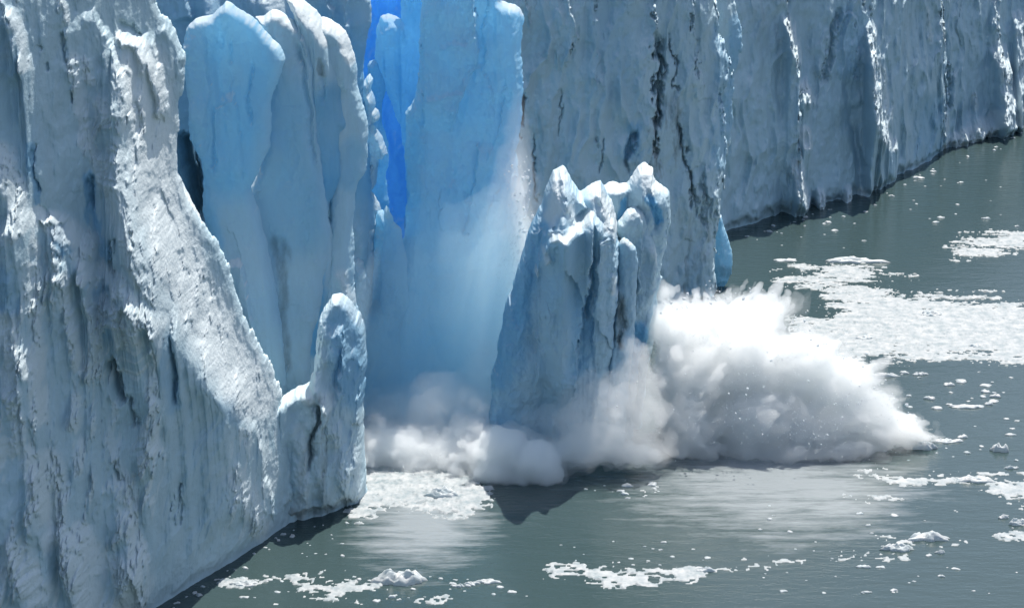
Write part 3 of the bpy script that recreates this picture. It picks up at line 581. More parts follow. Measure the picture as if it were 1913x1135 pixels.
# ---- far wall
H_BASE = base_line([(1250, 480), (1365, 437), (1440, 412), (1500, 394), (1570, 378), (1640, 357), (1700, 325), (1750, 300), (1765, 282), (1830, 258), (1913, 230), (2020, 190), (2320, 95)], off=1.6, lean=0.19)
P_H = [(1240, -110), (2300, -110), (2300, 150), (2050, 205), (1913, 262), (1765, 320), (1640, 395), (1500, 430), (1240, 520)]
ice_body('ice_wall', P_H, H_BASE, [
    ('fin', [(1468, -80), (1474, 60), (1490, 110), (1496, 180), (1495, 270), (1490, 330)], 8, 2.4, -1, 60), ('lean', [(1472, 40), (1484, 80), (1490, 110)], 9, 0.9), ('rough', [(1472, 40), (1484, 80), (1490, 110)], 9, 0.9), ('lean', [(1500, 160), (1512, 185)], 10, 0.9), ('rough', [(1500, 160), (1512, 185)], 10, 1.0), ('ridge', [(1506, 160), (1510, 190)], 9, 1.2),
    ('lean', [(1503, 240), (1510, 270)], 8, 0.9), ('rough', [(1503, 240), (1510, 270)], 8, 1.0), ('lean', [(1490, 300), (1494, 350), (1508, 378)], 10, 0.9), ('rough', [(1490, 300), (1494, 350), (1508, 378)], 10, 1.0), ('ridge', [(1490, 330), (1510, 385)], 9, 0.9), ('lean', [(1532, 360), (1536, 388)], 8, 0.9), ('rough', [(1532, 360), (1536, 388)], 8, 1.2), ('lean', [(1582, 360), (1584, 380)], 10, 0.9), ('rough', [(1582, 360), (1584, 380)], 10, 1.3), ('ridge', [(1583, 366), (1584, 384)], 9, 1.2), ('lean', [(1610, 360), (1612, 370)], 8, 0.9), ('rough', [(1610, 360), (1612, 370)], 8, 1.2),
    ('crack', [(1572, 12), (1556, 60), (1546, 120), (1534, 160)], 6, 2.2), ('fin', [(1570, 15), (1600, 30), (1606, 80), (1600, 160)], 10, 1.2, -1, 50), ('fin', [(1610, -80), (1614, 10), (1634, 60), (1632, 150)], 8, 1.6, -1, 50),
    ('fin', [(1632, -80), (1628, 60), (1632, 150), (1636, 230)], 6, 1.4, -1, 50), ('lean', [(1626, 50), (1632, 150), (1642, 220), (1655, 248), (1666, 275)], 9, 0.9), ('rough', [(1626, 50), (1632, 150), (1642, 220), (1655, 248), (1666, 275)], 9, 0.85), ('rough', [(1638, 110), (1652, 160), (1660, 230)], 8, 0.7),
    ('fin', [(1755, -80), (1760, 30), (1770, 110), (1768, 200), (1764, 285)], 8, 2.0, -1, 60), ('crack', [(1772, 120), (1770, 210)], 5, 1.6), ('rough', [(1758, 40), (1765, 70)], 5, 0.8), ('rough', [(1770, 200), (1768, 275)], 5, 0.7),
    ('lean', [(1790, 262), (1830, 245), (1870, 220)], 16, 0.9), ('rough', [(1790, 262), (1830, 245), (1870, 220)], 16, 1.3), ('ridge', [(1790, 270), (1870, 235)], 14, 1.0), ('lean', [(1800, 235), (1868, 205)], 14, 0.6), ('lean', [(1866, 90), (1880, 140), (1885, 210), (1900, 230)], 14, 0.9), ('rough', [(1866, 90), (1880, 140), (1885, 210), (1900, 230)], 14, 0.9), ('fin', [(1856, -80), (1862, 40), (1874, 100), (1890, 220)], 8, 1.6, -1, 50),
    ('rough', [(1860, 0), (1862, 50)], 6, 0.8), ('lean', [(1905, 30), (1910, 110), (1900, 200)], 10, 0.9), ('rough', [(1905, 30), (1910, 110), (1900, 200)], 10, 0.8), ('rough', [(1735, 20), (1740, 80)], 4, 0.7), ('rough', [(1820, 180), (1825, 205)], 5, 0.7), ('dirt', [(1440, 20), (1450, 60)], 40, 0.3), ('blue', [(1590, 40), (1590, 120)], 30, 0.35), ('blue', [(1740, 200), (1735, 280)], 24, 0.4)],
    step=(0.11, 0.15), front=2.4, back=10, round_px=24, flute=(1.25, 3.6, 16), facet=(0.8, 3.0), lump=(0.45, 3.5), micro=(0.11, 1.0), pop=(0.8, 1.1), warp=6, blue0=0.18, seed=71,
    label='long far grey wall running into the distance above the open water at right', cat='ice wall')

# ---- falling tower
def tower_line(y0): return flat_line(6, y0, 0.25, 0.03)
T_O = (7.0, 228.0, 0.0)
tower = empty('falling_ice_tower', T_O, 'tilted grey tower with three peaks falling into white spray, front centre', 'calving ice tower')
TB = dict(mat=ICE, parent=tower, origin=T_O, undercut=False, zmin=-4)
P_T1 = [(905, 1000), (910, 880), (914, 790), (917, 726), (929, 645), (943, 580), (960, 520), (985, 450), (1005, 395), (1016, 362), (1026, 338), (1033, 320), (1044, 315), (1052, 311), (1059, 318), (1070, 342), (1085, 366), (1096, 352), (1110, 347), (1122, 340), (1130, 348), (1138, 362), (1146, 390), (1153, 425), (1157, 460), (1156, 520), (1152, 600), (1144, 680), (1140, 1000)]
ice_body('front_block', P_T1, tower_line(229), [
    ('fin', [(1014, 470), (1022, 452), (1032, 441), (1044, 438), (1055, 447), (1070, 436), (1090, 414), (1108, 396)], 8, 2.3, -1, 110), ('snow', [(1030, 440), (1055, 446), (1090, 418), (1104, 402)], 9, 0.7), ('lean', [(1056, 452), (1098, 414)], 10, 1.2),
    ('fin', [(1109, 396), (1111, 430), (1107, 480), (1098, 560), (1086, 620), (1077, 690), (1072, 760)], 8, 2.4, -1, 80),
    ('fin', [(1042, 395), (1014, 440), (1000, 500), (1003, 560), (1004, 640), (996, 740)], 8, 1.7, 1, 70),
    ('fin', [(1060, 316), (1068, 345), (1080, 368), (1100, 395)], 6, 1.6, -1, 40),
    ('fin', [(1122, 345), (1134, 375), (1144, 415), (1148, 450)], 6, 0.9, -1, 30), ('fin', [(1146, 440), (1122, 448), (1114, 500), (1110, 570), (1100, 660)], 7, 1.2, 1, 50),
    ('lean', [(1046, 345), (1040, 385), (1030, 420)], 22, 0.7), ('lean', [(1056, 360), (1068, 405)], 16, 0.6), ('ridge', [(1050, 316), (1058, 350), (1064, 390), (1078, 420)], 8, 0.8), ('ridge', [(1120, 345), (1128, 380), (1132, 420)], 7, 0.7), ('lean', [(1108, 352), (1132, 410)], 22, 0.9), ('snow', [(1048, 325), (1040, 370), (1028, 405)], 16, 0.8), ('snow', [(1062, 390), (1075, 415)], 12, 0.7), ('snow', [(1104, 354), (1126, 370), (1142, 420)], 16, 0.8),
    ('rough', [(1050, 350), (1062, 395), (1078, 415)], 18, 0.45), ('ridge', [(1017, 466), (1021, 486)], 9, 1.0), ('rough', [(1017, 466), (1021, 486)], 8, 1.0), ('rough', [(1003, 505), (1004, 512)], 6, 1.0), ('rough', [(1140, 425), (1148, 440)], 8, 0.9), ('rough', [(1143, 520), (1146, 545)], 7, 1.0),
    ('crack', [(1036, 420), (1034, 440)], 4, 0.6), ('crack', [(1108, 470), (1102, 540), (1096, 600)], 5, 1.2), ('blue', [(1000, 420), (965, 540), (930, 700)], 34, 0.8), ('blue', [(930, 640), (925, 790)], 40, 0.6), ('blue', [(1040, 480), (1050, 560)], 40, 0.45), ('blue', [(1090, 560), (1080, 690)], 20, 0.5), ('dirt', [(1135, 600), (1128, 700)], 20, 0.3)],
    step=(0.045, 0.06), front=2.0, back=5, round_px=17, power=0.5, flute=(0.5, 2.6, 20), lump=(0.25, 2.4), micro=(0.07, 0.7), facet=(0.5, 2.6), warp=6, blue0=0.36, seed=81, **TB)
P_T4 = [(1154, 470), (1158, 452), (1166, 443), (1176, 450), (1188, 464), (1191, 500), (1188, 560), (1184, 640), (1176, 720), (1150, 1000), (1100, 1000), (1130, 720), (1146, 620), (1154, 540)]
ice_body('side_lobe', P_T4, tower_line(228.6), [('snow', [(1160, 450), (1180, 454)], 6, 0.7), ('dirt', [(1160, 560), (1164, 600), (1152, 640)], 12, 0.9), ('crack', [(1160, 560), (1163, 600), (1158, 650)], 4, 0.5)],
    step=(0.05, 0.07), front=1.0, back=3, round_px=12, power=0.5, flute=(0.25, 2.0, 12), lump=(0.2, 2.0), micro=(0.06, 0.7), facet=(0.4, 1.6), warp=6, blue0=0.36, seed=87, **TB)
P_T5 = [(1150, 430), (1160, 408), (1172, 394), (1186, 389), (1202, 394), (1209, 412), (1215, 442), (1224, 462), (1229, 480), (1226, 540), (1217, 600), (1205, 650), (1192, 690), (1170, 1000), (1120, 1000), (1150, 700), (1180, 560), (1186, 500)]
ice_body('round_lobe', P_T5, tower_line(231.8), [('snow', [(1164, 400), (1200, 398)], 6, 0.6), ('fin', [(1200, 400), (1206, 450), (1196, 510), (1190, 560)], 7, 0.7, -1, 30), ('rough', [(1222, 466), (1227, 485)], 6, 0.7), ('blue', [(1195, 620), (1180, 700)], 16, 0.9)],
    step=(0.05, 0.07), front=1.3, back=3, round_px=14, power=0.5, flute=(0.25, 2.0, 12), lump=(0.3, 2.0), micro=(0.06, 0.7), facet=(0.7, 1.8), warp=7, blue0=0.2, seed=89, **TB)
P_T6 = [(1110, 380), (1120, 350), (1134, 347), (1150, 342), (1160, 347), (1172, 346), (1180, 334), (1188, 322), (1197, 313), (1204, 304), (1211, 312), (1219, 318), (1228, 342), (1238, 352), (1249, 360), (1255, 384), (1252, 430), (1242, 470), (1234, 530), (1222, 620), (1205, 720), (1190, 1000), (1120, 1000)]
ice_body('third_peak', P_T6, tower_line(235), [('snow', [(1190, 325), (1204, 314), (1222, 350)], 14, 0.8), ('lean', [(1196, 322), (1215, 345), (1236, 370)], 18, 0.8), ('fin', [(1216, 316), (1224, 360), (1232, 390)], 6, 0.7, -1, 30), ('snow', [(1132, 350), (1168, 350)], 8, 0.8), ('lean', [(1132, 352), (1168, 352)], 8, 0.8), ('blue', [(1166, 380), (1160, 410)], 9, 1.2), ('blue', [(1216, 370), (1228, 410)], 9, 1.1), ('crack', [(1214, 350), (1222, 400), (1226, 440)], 6, 0.7)],
    step=(0.05, 0.07), front=1.6, back=4, round_px=15, power=0.5, flute=(0.3, 2.2, 12), lump=(0.3, 2.0), micro=(0.06, 0.7), facet=(0.8, 1.9), warp=7, blue0=0.2, seed=91, **TB)

# ---- water
wm, n, l = new_mat('lake_water')
out = n.new('ShaderNodeOutputMaterial'); bs = n.new('ShaderNodeBsdfPrincipled')
geo = n.new('ShaderNodeNewGeometry'); pos = geo.outputs['Position']
bs.inputs['Roughness'].default_value = 0.10; bs.inputs['IOR'].default_value = 1.33
mp = n.new('ShaderNodeMapping'); mp.inputs['Scale'].default_value = (0.42, 1, 1); l.new(pos, mp.inputs['Vector'])
mp2 = n.new('ShaderNodeMapping'); mp2.inputs['Scale'].default_value = (0.22, 1, 1); l.new(pos, mp2.inputs['Vector'])
# pale streaks: air bubbles, plus reflections of splash and foam painted into the colour
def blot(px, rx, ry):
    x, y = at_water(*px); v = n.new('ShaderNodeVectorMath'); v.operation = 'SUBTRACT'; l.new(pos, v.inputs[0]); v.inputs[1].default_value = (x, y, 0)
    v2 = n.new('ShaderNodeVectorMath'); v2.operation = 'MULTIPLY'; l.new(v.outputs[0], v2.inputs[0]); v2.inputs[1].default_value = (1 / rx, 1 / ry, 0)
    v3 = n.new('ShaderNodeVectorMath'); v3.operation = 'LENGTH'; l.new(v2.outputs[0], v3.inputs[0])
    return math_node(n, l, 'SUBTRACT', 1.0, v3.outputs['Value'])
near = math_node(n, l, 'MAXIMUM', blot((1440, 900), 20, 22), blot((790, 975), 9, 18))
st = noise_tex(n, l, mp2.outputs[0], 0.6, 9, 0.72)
milk_reflection = math_node(n, l, 'ADD', math_node(n, l, 'MULTIPLY', near, 1.5), math_node(n, l, 'MULTIPLY_ADD', st, 3.0, -1.75))
milk_reflection = ramp(n, l, milk_reflection, [(0.0, 0.0), (0.9, 0.8)])
l.new(mix_col(n, l, milk_reflection, (0.040, 0.066, 0.067), (0.30, 0.33, 0.34)), bs.inputs['Base Color'])
h = math_node(n, l, 'ADD', noise_tex(n, l, mp.outputs[0], 0.30, 5, 0.6), math_node(n, l, 'MULTIPLY', noise_tex(n, l, mp.outputs[0], 1.5, 4, 0.6), 0.35))
# swell rings running out from the impact
ix, iy = at_water(1180, 860); vs = n.new('ShaderNodeVectorMath'); vs.operation = 'SUBTRACT'; l.new(pos, vs.inputs[0]); vs.inputs[1].default_value = (ix, iy, 0)
vl = n.new('ShaderNodeVectorMath'); vl.operation = 'LENGTH'; l.new(vs.outputs[0], vl.inputs[0])
dist = math_node(n, l, 'ADD', vl.outputs['Value'], math_node(n, l, 'MULTIPLY', noise_tex(n, l, mp.outputs[0], 0.12, 3, 0.5), 9.0))
ring = math_node(n, l, 'MULTIPLY', math_node(n, l, 'SINE', math_node(n, l, 'MULTIPLY', dist, 1.9)), math_node(n, l, 'POWER', 2.718, math_node(n, l, 'MULTIPLY', vl.outputs['Value'], -0.05)))
h = math_node(n, l, 'ADD', h, math_node(n, l, 'MULTIPLY', ring, 0.16))
bp = n.new('ShaderNodeBump'); bp.inputs['Strength'].default_value = 0.30; bp.inputs['Distance'].default_value = 0.5; l.new(h, bp.inputs['Height']); l.new(bp.outputs[0], bs.inputs['Normal'])
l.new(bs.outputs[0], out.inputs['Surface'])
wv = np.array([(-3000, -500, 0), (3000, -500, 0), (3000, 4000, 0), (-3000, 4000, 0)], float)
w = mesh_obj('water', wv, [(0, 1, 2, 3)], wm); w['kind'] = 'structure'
# ------------------------------------------------------------------ floating ice
sm, n, l = new_mat('floating_snow_ice')
out = n.new('ShaderNodeOutputMaterial'); bs = n.new('ShaderNodeBsdfPrincipled')
pos = n.new('ShaderNodeNewGeometry').outputs['Position']
c = ramp(n, l, noise_tex(n, l, pos, 0.7, 6, 0.65), [(0.34, (0.18, 0.23, 0.25)), (0.62, (0.38, 0.40, 0.405))])
l.new(c, bs.inputs['Base Color']); bs.inputs['Roughness'].default_value = 0.6
bp = n.new('ShaderNodeBump'); bp.inputs['Strength'].default_value = 0.3; bp.inputs['Distance'].default_value = 0.08
l.new(noise_tex(n, l, pos, 5.0, 4, 0.6), bp.inputs['Height']); l.new(bp.outputs[0], bs.inputs['Normal']); l.new(bs.outputs[0], out.inputs['Surface'])
BRASH = sm

FLOE, n, l = new_mat('floe_ice')
out = n.new('ShaderNodeOutputMaterial'); bs = n.new('ShaderNodeBsdfPrincipled'); pos = n.new('ShaderNodeNewGeometry').outputs['Position']
l.new(ramp(n, l, noise_tex(n, l, pos, 0.9, 4, 0.6), [(0.30, (0.44, 0.52, 0.55)), (0.60, (0.62, 0.64, 0.645))]), bs.inputs['Base Color']); bs.inputs['Roughness'].default_value = 0.5
bp = n.new('ShaderNodeBump'); bp.inputs['Strength'].default_value = 0.3; bp.inputs['Distance'].default_value = 0.08
l.new(noise_tex(n, l, pos, 4.0, 4, 0.6), bp.inputs['Height']); l.new(bp.outputs[0], bs.inputs['Normal'])
tr = n.new('ShaderNodeBsdfTranslucent'); tr.inputs['Color'].default_value = (0.75, 0.86, 0.9, 1); mx = n.new('ShaderNodeMixShader'); mx.inputs[0].default_value = 0.3
l.new(bs.outputs[0], mx.inputs[1]); l.new(tr.outputs[0], mx.inputs[2]); l.new(mx.outputs[0], out.inputs['Surface'])

def lump_mesh(rx, ry, h, seed, rough=0.35, nr=9, na=30, humps=()):
    """low lump of floating ice: ragged plan, domed and broken top, base below the water"""
    a = np.linspace(0, 2 * math.pi, na, endpoint=False); co = [(0, 0)]; R = []
    rad = 1 + rough * fbm(1.3 * np.cos(a) + seed, 1.3 * np.sin(a) + 3.7 * seed, seed, 3, 0.6)
    rr = np.linspace(0, 1, nr + 1)[1:] ** 0.7
    A, RR = np.meshgrid(a, rr); x = rx * RR * rad * np.cos(A); y = ry * RR * rad * np.sin(A)
    top = h * (1 - RR ** 3.0) ** 0.6 * (0.65 + 0.55 * fbm(x / (0.35 * rx + .3) + seed, y / (0.35 * ry + .3), seed + 3, 3, 0.6)) + 0.06 * h
    for hx, hr, hh in humps:
        top = top + hh * np.exp(-(((x - hx * rx) / (hr * rx)) ** 2) - ((y / (0.6 * ry)) ** 2))
    top = np.where(RR > 0.985, 0.02, top); top = np.maximum(top, 0.02)
    v = np.concatenate([[[0, 0, float(top[0].mean())]], np.stack([x.ravel(), y.ravel(), top.ravel()], 1)])
    low = np.stack([x[-1] * 0.93, y[-1] * 0.93, np.full(na, -0.35 * h - 0.15)], 1); v = np.concatenate([v, low, [[0, 0, -0.6 * h - 0.2]]])
    f = []
    for j in range(na):
        k = (j + 1) % na
        f.append((0, 1 + j, 1 + k, 1 + k))
        for r in range(nr):
            p = 1 + r * na; q = p + na
            f.append((p + j, q + j, q + k, p + k))
        e = 1 + nr * na
        f.append((e + j, len(v) - 1, e + k, e + k))
    return v, f
def floe(u, v, w, h, seed, label, cat='ice floe', group=None, depth=None, name='ice_floe', humps=()):
    x, y = at_water(u, v + 0.25 * h); s = y / CP / F_PX
    rx = 0.5 * w * s; ry = (depth or 0.45) * rx
    co, f = lump_mesh(rx, ry, max(0.15, 0.6 * h * s), seed, humps=humps, rough=0.5)
    o = mesh_obj(name, co, f, FLOE, None, (0, 0, 0)); o.location = (x, y, 0)
    return tag(o, label, cat, group)
floe(743, 1078, 92, 30, 1, 'white floe with two humps, largest one at bottom centre', humps=((-0.55, 0.35, 0.35), (0.45, 0.4, 0.5)))
floe(1730, 1001, 72, 18, 2, 'white humped floe just above the blocky one near the right edge', humps=((0.4, 0.3, 0.3),))
floe(1678, 1020, 60, 22, 3, 'blocky white floe with a shaded side, below the humped one at right')
floe(1757, 1029, 20, 10, 4, 'small square white block right of the blocky floe')
floe(1613, 1056, 26, 9, 5, 'small oval floe alone on dark water, lower right')
floe(1618, 1104, 18, 7, 6, 'tiny flat floe lowest in the right half of the water')
floe(1590, 485, 104, 13, 7, 'flat long white floe in front of the far wall', depth=0.3)
floe(1468, 485, 44, 5, 8, 'thin flat floe left of the flat long one by the far wall', depth=0.4)
floe(1318, 1062, 34, 14, 9, 'rounded white lump at the right end of the long ice strip')
floe(880, 1088, 26, 10, 10, 'rounded floe in the middle of the short row at bottom centre')
floe(912, 1084, 40, 9, 11, 'flattest floe of the short row at bottom centre')
floe(855, 1092, 24, 9, 12, 'leftmost small floe of the short row at bottom centre')
floe(455, 1088, 44, 13, 13, 'low white floe nearest the foot of the near cliff')
floe(1873, 964, 20, 12, 14, 'small pointed floe left of the pale block on the right edge')
floe(1903, 974, 36, 20, 15, 'pale block of ice cut by the right edge of the picture')
floe(1820, 893, 70, 14, 16, 'long low floe on the upper rim of the ragged ice strip at right')
floe(1890, 872, 26, 8, 17, 'small flat floe above the ragged ice strip at the right edge')
floe(1645, 700, 54, 10, 18, 'flat floe just right of the splash, below the wide ice field', depth=0.35)
floe(1806, 758, 66, 8, 19, 'flat streak shaped floe in the open dark water at right', depth=0.3)
floe(1718, 697, 26, 8, 20, 'small floe right of the flat floe beside the splash')
floe(1738, 585, 36, 12, 21, 'shaded block frozen into the wide white ice field', depth=0.6)
floe(1618, 630, 34, 9, 22, 'larger flat block on the lower left of the wide ice field', depth=0.6)
floe(1820, 645, 26, 8, 23, 'upright block on the lower rim of the wide ice field', depth=0.6)
floe(1725, 832, 40, 22, 24, 'broken glassy ice lump at the right tip of the splash')
floe(1770, 822, 50, 9, 25, 'flat floe right of the glassy lump at the splash tip')
floe(1868, 835, 40, 26, 26, 'half clear grey ice lump in the dark water near the right edge')
floe(825, 920, 66, 22, 27, 'cluster-shaped white lump in the foam left of the tower', humps=((-0.4, 0.3, 0.3), (0.3, 0.3, 0.3)))
floe(1842, 407, 16, 6, 28, 'tiny white floe high up in the far open water')
floe(1715, 331, 24, 6, 29, 'low floe at the foot of the far wall')

protos = [lump_mesh(0.5, 0.3, 0.22, 40 + i, 0.45, 4, 12) for i in range(6)]
pm = []
for i, (co, f) in enumerate(protos):
    o = mesh_obj('ice_fragment', co, f, FLOE); pm.append(o)
rng = random.Random(5)
ZONES = [  # polygon-ish boxes (u0,v0,u1,v1), count, size range in px, label, group
    ((1620, 690, 1905, 860), 60, (6, 26), 'small white ice fragment on dark water right of the splash', 'fragments right of the splash'),
    ((1420, 940, 1900, 1110), 46, (5, 20), 'small white ice fragment on the water at lower right', 'fragments at lower right'),
    ((420, 1075, 1010, 1130), 44, (5, 20), 'small white ice fragment on the water at bottom left', 'fragments at bottom left'),
    ((1385, 300, 1905, 470), 40, (4, 16), 'tiny white ice fragment on the far water below the far wall', 'fragments below the far wall'),
    ((1020, 1010, 1330, 1060), 22, (4, 14), 'small white ice fragment floating above the long ice strip', 'fragments above the long ice strip'),
    ((1095, 900, 1240, 935), 18, (5, 24), 'bright ice fragment on shaded water under the falling tower', 'fragments under the tower'),
    ((550, 995, 640, 1040), 10, (4, 12), 'tiny ice fragment on grey water beside the near cliff', 'fragments beside the near cliff')]
WALLFOOT = [(1365, 445), (1500, 402), (1640, 365), (1760, 305), (1913, 245)]
first = True
for (u0, v0, u1, v1), cnt, (s0, s1), lb, gr in ZONES:
    k = 0
    while k < cnt:
        u = rng.uniform(u0, u1); v = rng.uniform(v0, v1)
        if v < np.interp(u, [p[0] for p in WALLFOOT], [p[1] for p in WALLFOOT]) and v < 470: continue
        if perlin2(np.array([u / 90.0]), np.array([v / 22.0]), 3)[0] < -0.15 and rng.random() < 0.8: continue
        src = pm[rng.randrange(6)]
        if first_use := ('category' not in src.keys()): o = src
        else: o = src.copy(); COL.objects.link(o)
        x, y = at_water(u, v); s = (s0 + (s1 - s0) * rng.random() ** 2.6) * y / CP / F_PX
        o.location = (x, y, 0.0); o.rotation_euler = (0, 0, rng.uniform(-0.5, 0.5) + (math.pi if rng.random() < .5 else 0)); o.scale = (s, s * rng.uniform(0.8, 1.5), s * rng.uniform(0.6, 1.3))
        tag(o, lb, 'ice fragment', gr); k += 1

def foot(pts, cnt, size, label, group):
    U = [p[0] for p in pts]; V = [p[1] for p in pts]
    for k in range(cnt):
        u = rng.uniform(U[0], U[-1]); v = np.interp(u, U, V) + abs(rng.gauss(0, 9)) + 3
        o = pm[rng.randrange(6)].copy(); COL.objects.link(o)
        x, y = at_water(u, v); s = (size[0] + (size[1] - size[0]) * rng.random() ** 2.2) * y / CP / F_PX
        o.location = (x, y, 0.0); o.rotation_euler = (0, 0, rng.uniform(0, 6)); o.scale = (s, s, s * rng.uniform(0.8, 1.4)); tag(o, label, 'ice fragment', group)
foot([(300, 1140), (440, 1052), (540, 984), (650, 960)], 26, (5, 16), 'white ice fragment in the dark shade along the waterline of the near cliff', 'fragments along the near cliff')
foot([(1370, 442), (1500, 400), (1640, 366), (1760, 298), (1910, 244)], 30, (4, 14), 'white ice fragment at the waterline of the far wall', 'fragments along the far wall')

def brash(poly, cover, label, seed, res=0.11, lump=0.7, hgt=0.13, name='brash_ice', edge_px=16, stretch=3.0):
    """patch of slush and crushed ice: ragged sheet with lumps, open water showing through"""
    P = [at_water(u, v) for u, v in poly]
    x0, x1 = min(p[0] for p in P) - 1, max(p[0] for p in P) + 1; y0, y1 = min(p[1] for p in P) - 2, max(p[1] for p in P) + 2
    X, Y = np.meshgrid(np.arange(x0, x1, res), np.arange(y0, y1, res * 1.5))
    u, v = project(X, Y, np.zeros_like(X))
    sd = poly_sdf(u, v * 1.0, poly) / edge_px
    nz = fbm(X / (2.4 * stretch), Y / 2.6, seed, 5, 0.6); nf = fbm(X / 0.9, Y / 0.6, seed + 7, 4, 0.65)
    f = np.clip(sd, -3, 1.2) * 0.8 + cover + 1.1 * nz + 0.8 * nf
    hole = fbm(X / 1.1 + 3, Y / 1.3, seed + 23, 4, 0.65)
    f = f - 0.55 * np.clip(hole - 0.12, 0, 1)
    keep = f > 0
    b = billow(X / lump, Y / lump, seed + 11, 4, 0.6)
    Z = 0.03 + hgt * np.clip(f, 0, 0.6) * (0.10 + 1.7 * np.clip(b - 0.12, 0, 1.2) ** 1.6)
    c = keep[:-1, :-1] & keep[1:, 1:] & keep[1:, :-1] & keep[:-1, 1:]
    cnt = np.zeros(X.shape, int); cnt[:-1, :-1] += c; cnt[1:, :-1] += c; cnt[:-1, 1:] += c; cnt[1:, 1:] += c
    Z = np.where(cnt < 4, -0.05, Z)
    idx = np.full(X.shape, -1); us = cnt > 0; idx[us] = np.arange(us.sum())
    q = np.stack([idx[:-1, :-1][c], idx[:-1, 1:][c], idx[1:, 1:][c], idx[1:, :-1][c]], 1)
    o = mesh_obj(name, np.stack([X[us], Y[us], Z[us]], 1), q, BRASH)
    return tag(o, label, 'brash ice', None, 'stuff')
brash([(1480, 602), (1560, 590), (1600, 585), (1560, 560), (1545, 545), (1600, 540), (1690, 560), (1780, 566), (2080, 580), (2120, 640), (2060, 675), (1800, 660), (1700, 668), (1600, 662), (1520, 640)], 0.9, 'wide white field of crushed ice behind the splash', 101)
brash([(1440, 515), (1500, 500), (1560, 492), (1640, 495), (1715, 514), (1640, 520), (1590, 545), (1520, 540), (1450, 528)], 0.1, 'ragged tongue of slush reaching toward the far wall', 103)
brash([(1775, 458), (1850, 440), (1960, 432), (1960, 455), (1850, 470), (1870, 482), (1780, 478)], 0.35, 'ragged patch of slush on the far water at the right edge', 105)
brash([(1600, 882), (1700, 890), (1800, 886), (1860, 892), (1960, 905), (1960, 950), (1880, 945), (1840, 925), (1780, 908), (1690, 900), (1600, 896)], 0.05, 'ragged curving strip of slush below the splash at right', 107)
brash([(1560, 925), (1640, 918), (1680, 935), (1600, 940)], -0.25, 'thin scatter of slush below the splash', 109)
brash([(1640, 1000), (1760, 1002), (1960, 985), (1960, 1000), (1780, 1012), (1700, 1012)], -0.1, 'thin line of slush joining the floes at lower right', 111)
brash([(1026, 1068), (1080, 1064), (1200, 1070), (1300, 1062), (1306, 1078), (1200, 1084), (1080, 1078), (1030, 1076)], 0.5, 'long narrow strip of slush at bottom centre', 113)
brash([(395, 1088), (460, 1080), (520, 1084), (500, 1098), (420, 1096)], 0.0, 'small slush patch by the foot of the near cliff', 115)
brash([(540, 1080), (640, 1070), (700, 1085), (720, 1100), (640, 1122), (550, 1112)], 0.0, 'loose round patch of slush at bottom left', 117)
brash([(700, 1108), (830, 1112), (830, 1124), (690, 1124)], -0.1, 'thin slush line below the two humped floe', 119)
brash([(1400, 1050), (1560, 1040), (1700, 1030), (1690, 1048), (1540, 1058), (1400, 1062)], -0.35, 'faint line of slush across the lower right water', 121)
brash([(1270, 1066), (1360, 1058), (1440, 1050), (1440, 1060), (1330, 1072)], -0.15, 'thin slush trail right of the long narrow strip', 123)
brash([(675, 850), (720, 800), (800, 770), (880, 790), (905, 860), (912, 930), (860, 948), (760, 945), (660, 965), (670, 930)], 0.8, 'churned white foam at the foot of the blue wall', 125, name='sea_foam', lump=0.9, hgt=0.16)
brash([(1100, 910), (1160, 902), (1230, 915), (1230, 925), (1120, 922)], -0.3, 'foam flecks on shaded water below the tower', 127, name='sea_foam')
# ------------------------------------------------------------------ spray and mist: closed ragged shells filled with scattering droplets
def spray_mat(name, density, color=(0.986, 0.996, 0.996), aniso=0.15):
    m, n, l = new_mat(name)
    out = n.new('ShaderNodeOutputMaterial'); vo = n.new('ShaderNodeVolumePrincipled')
    vo.inputs['Color'].default_value = color + (1,); vo.inputs['Density'].default_value = density; vo.inputs['Anisotropy'].default_value = aniso
    l.new(vo.outputs[0], out.inputs['Volume']); m.cycles.homogeneous_volume = True; return m
def world_blobs(blobs, k=1.0, pad=0):
    r = []
    for u, v, Y, rx, rz, ry in blobs:
        s = (Y * CP + CAM_H * SP) / F_PX
        r.append((at_depth(u, v, Y), ((rx * k + pad) * s, ry * k, (rz * k + pad) * s)))
    return r
def remesh(me, voxel):
    o = bpy.data.objects.new('tmp', me); COL.objects.link(o)
    md = o.modifiers.new('r', 'REMESH'); md.mode = 'VOXEL'; md.voxel_size = voxel
    dg = bpy.context.evaluated_depsgraph_get(); dg.update(); ev = o.evaluated_get(dg); m2 = ev.to_mesh()
    nv = len(m2.vertices); co = np.empty(nv * 3, np.float32); m2.vertices.foreach_get('co', co); co = co.reshape(-1, 3)
    no = np.empty(nv * 3, np.float32); m2.vertices.foreach_get('normal', no); no = no.reshape(-1, 3)
    li = np.empty(len(m2.loops), np.int32); m2.loops.foreach_get('vertex_index', li); f = li.reshape(-1, 4).copy()
    ev.to_mesh_clear(); bpy.data.objects.remove(o); bpy.data.meshes.remove(me)
    return co, no, f
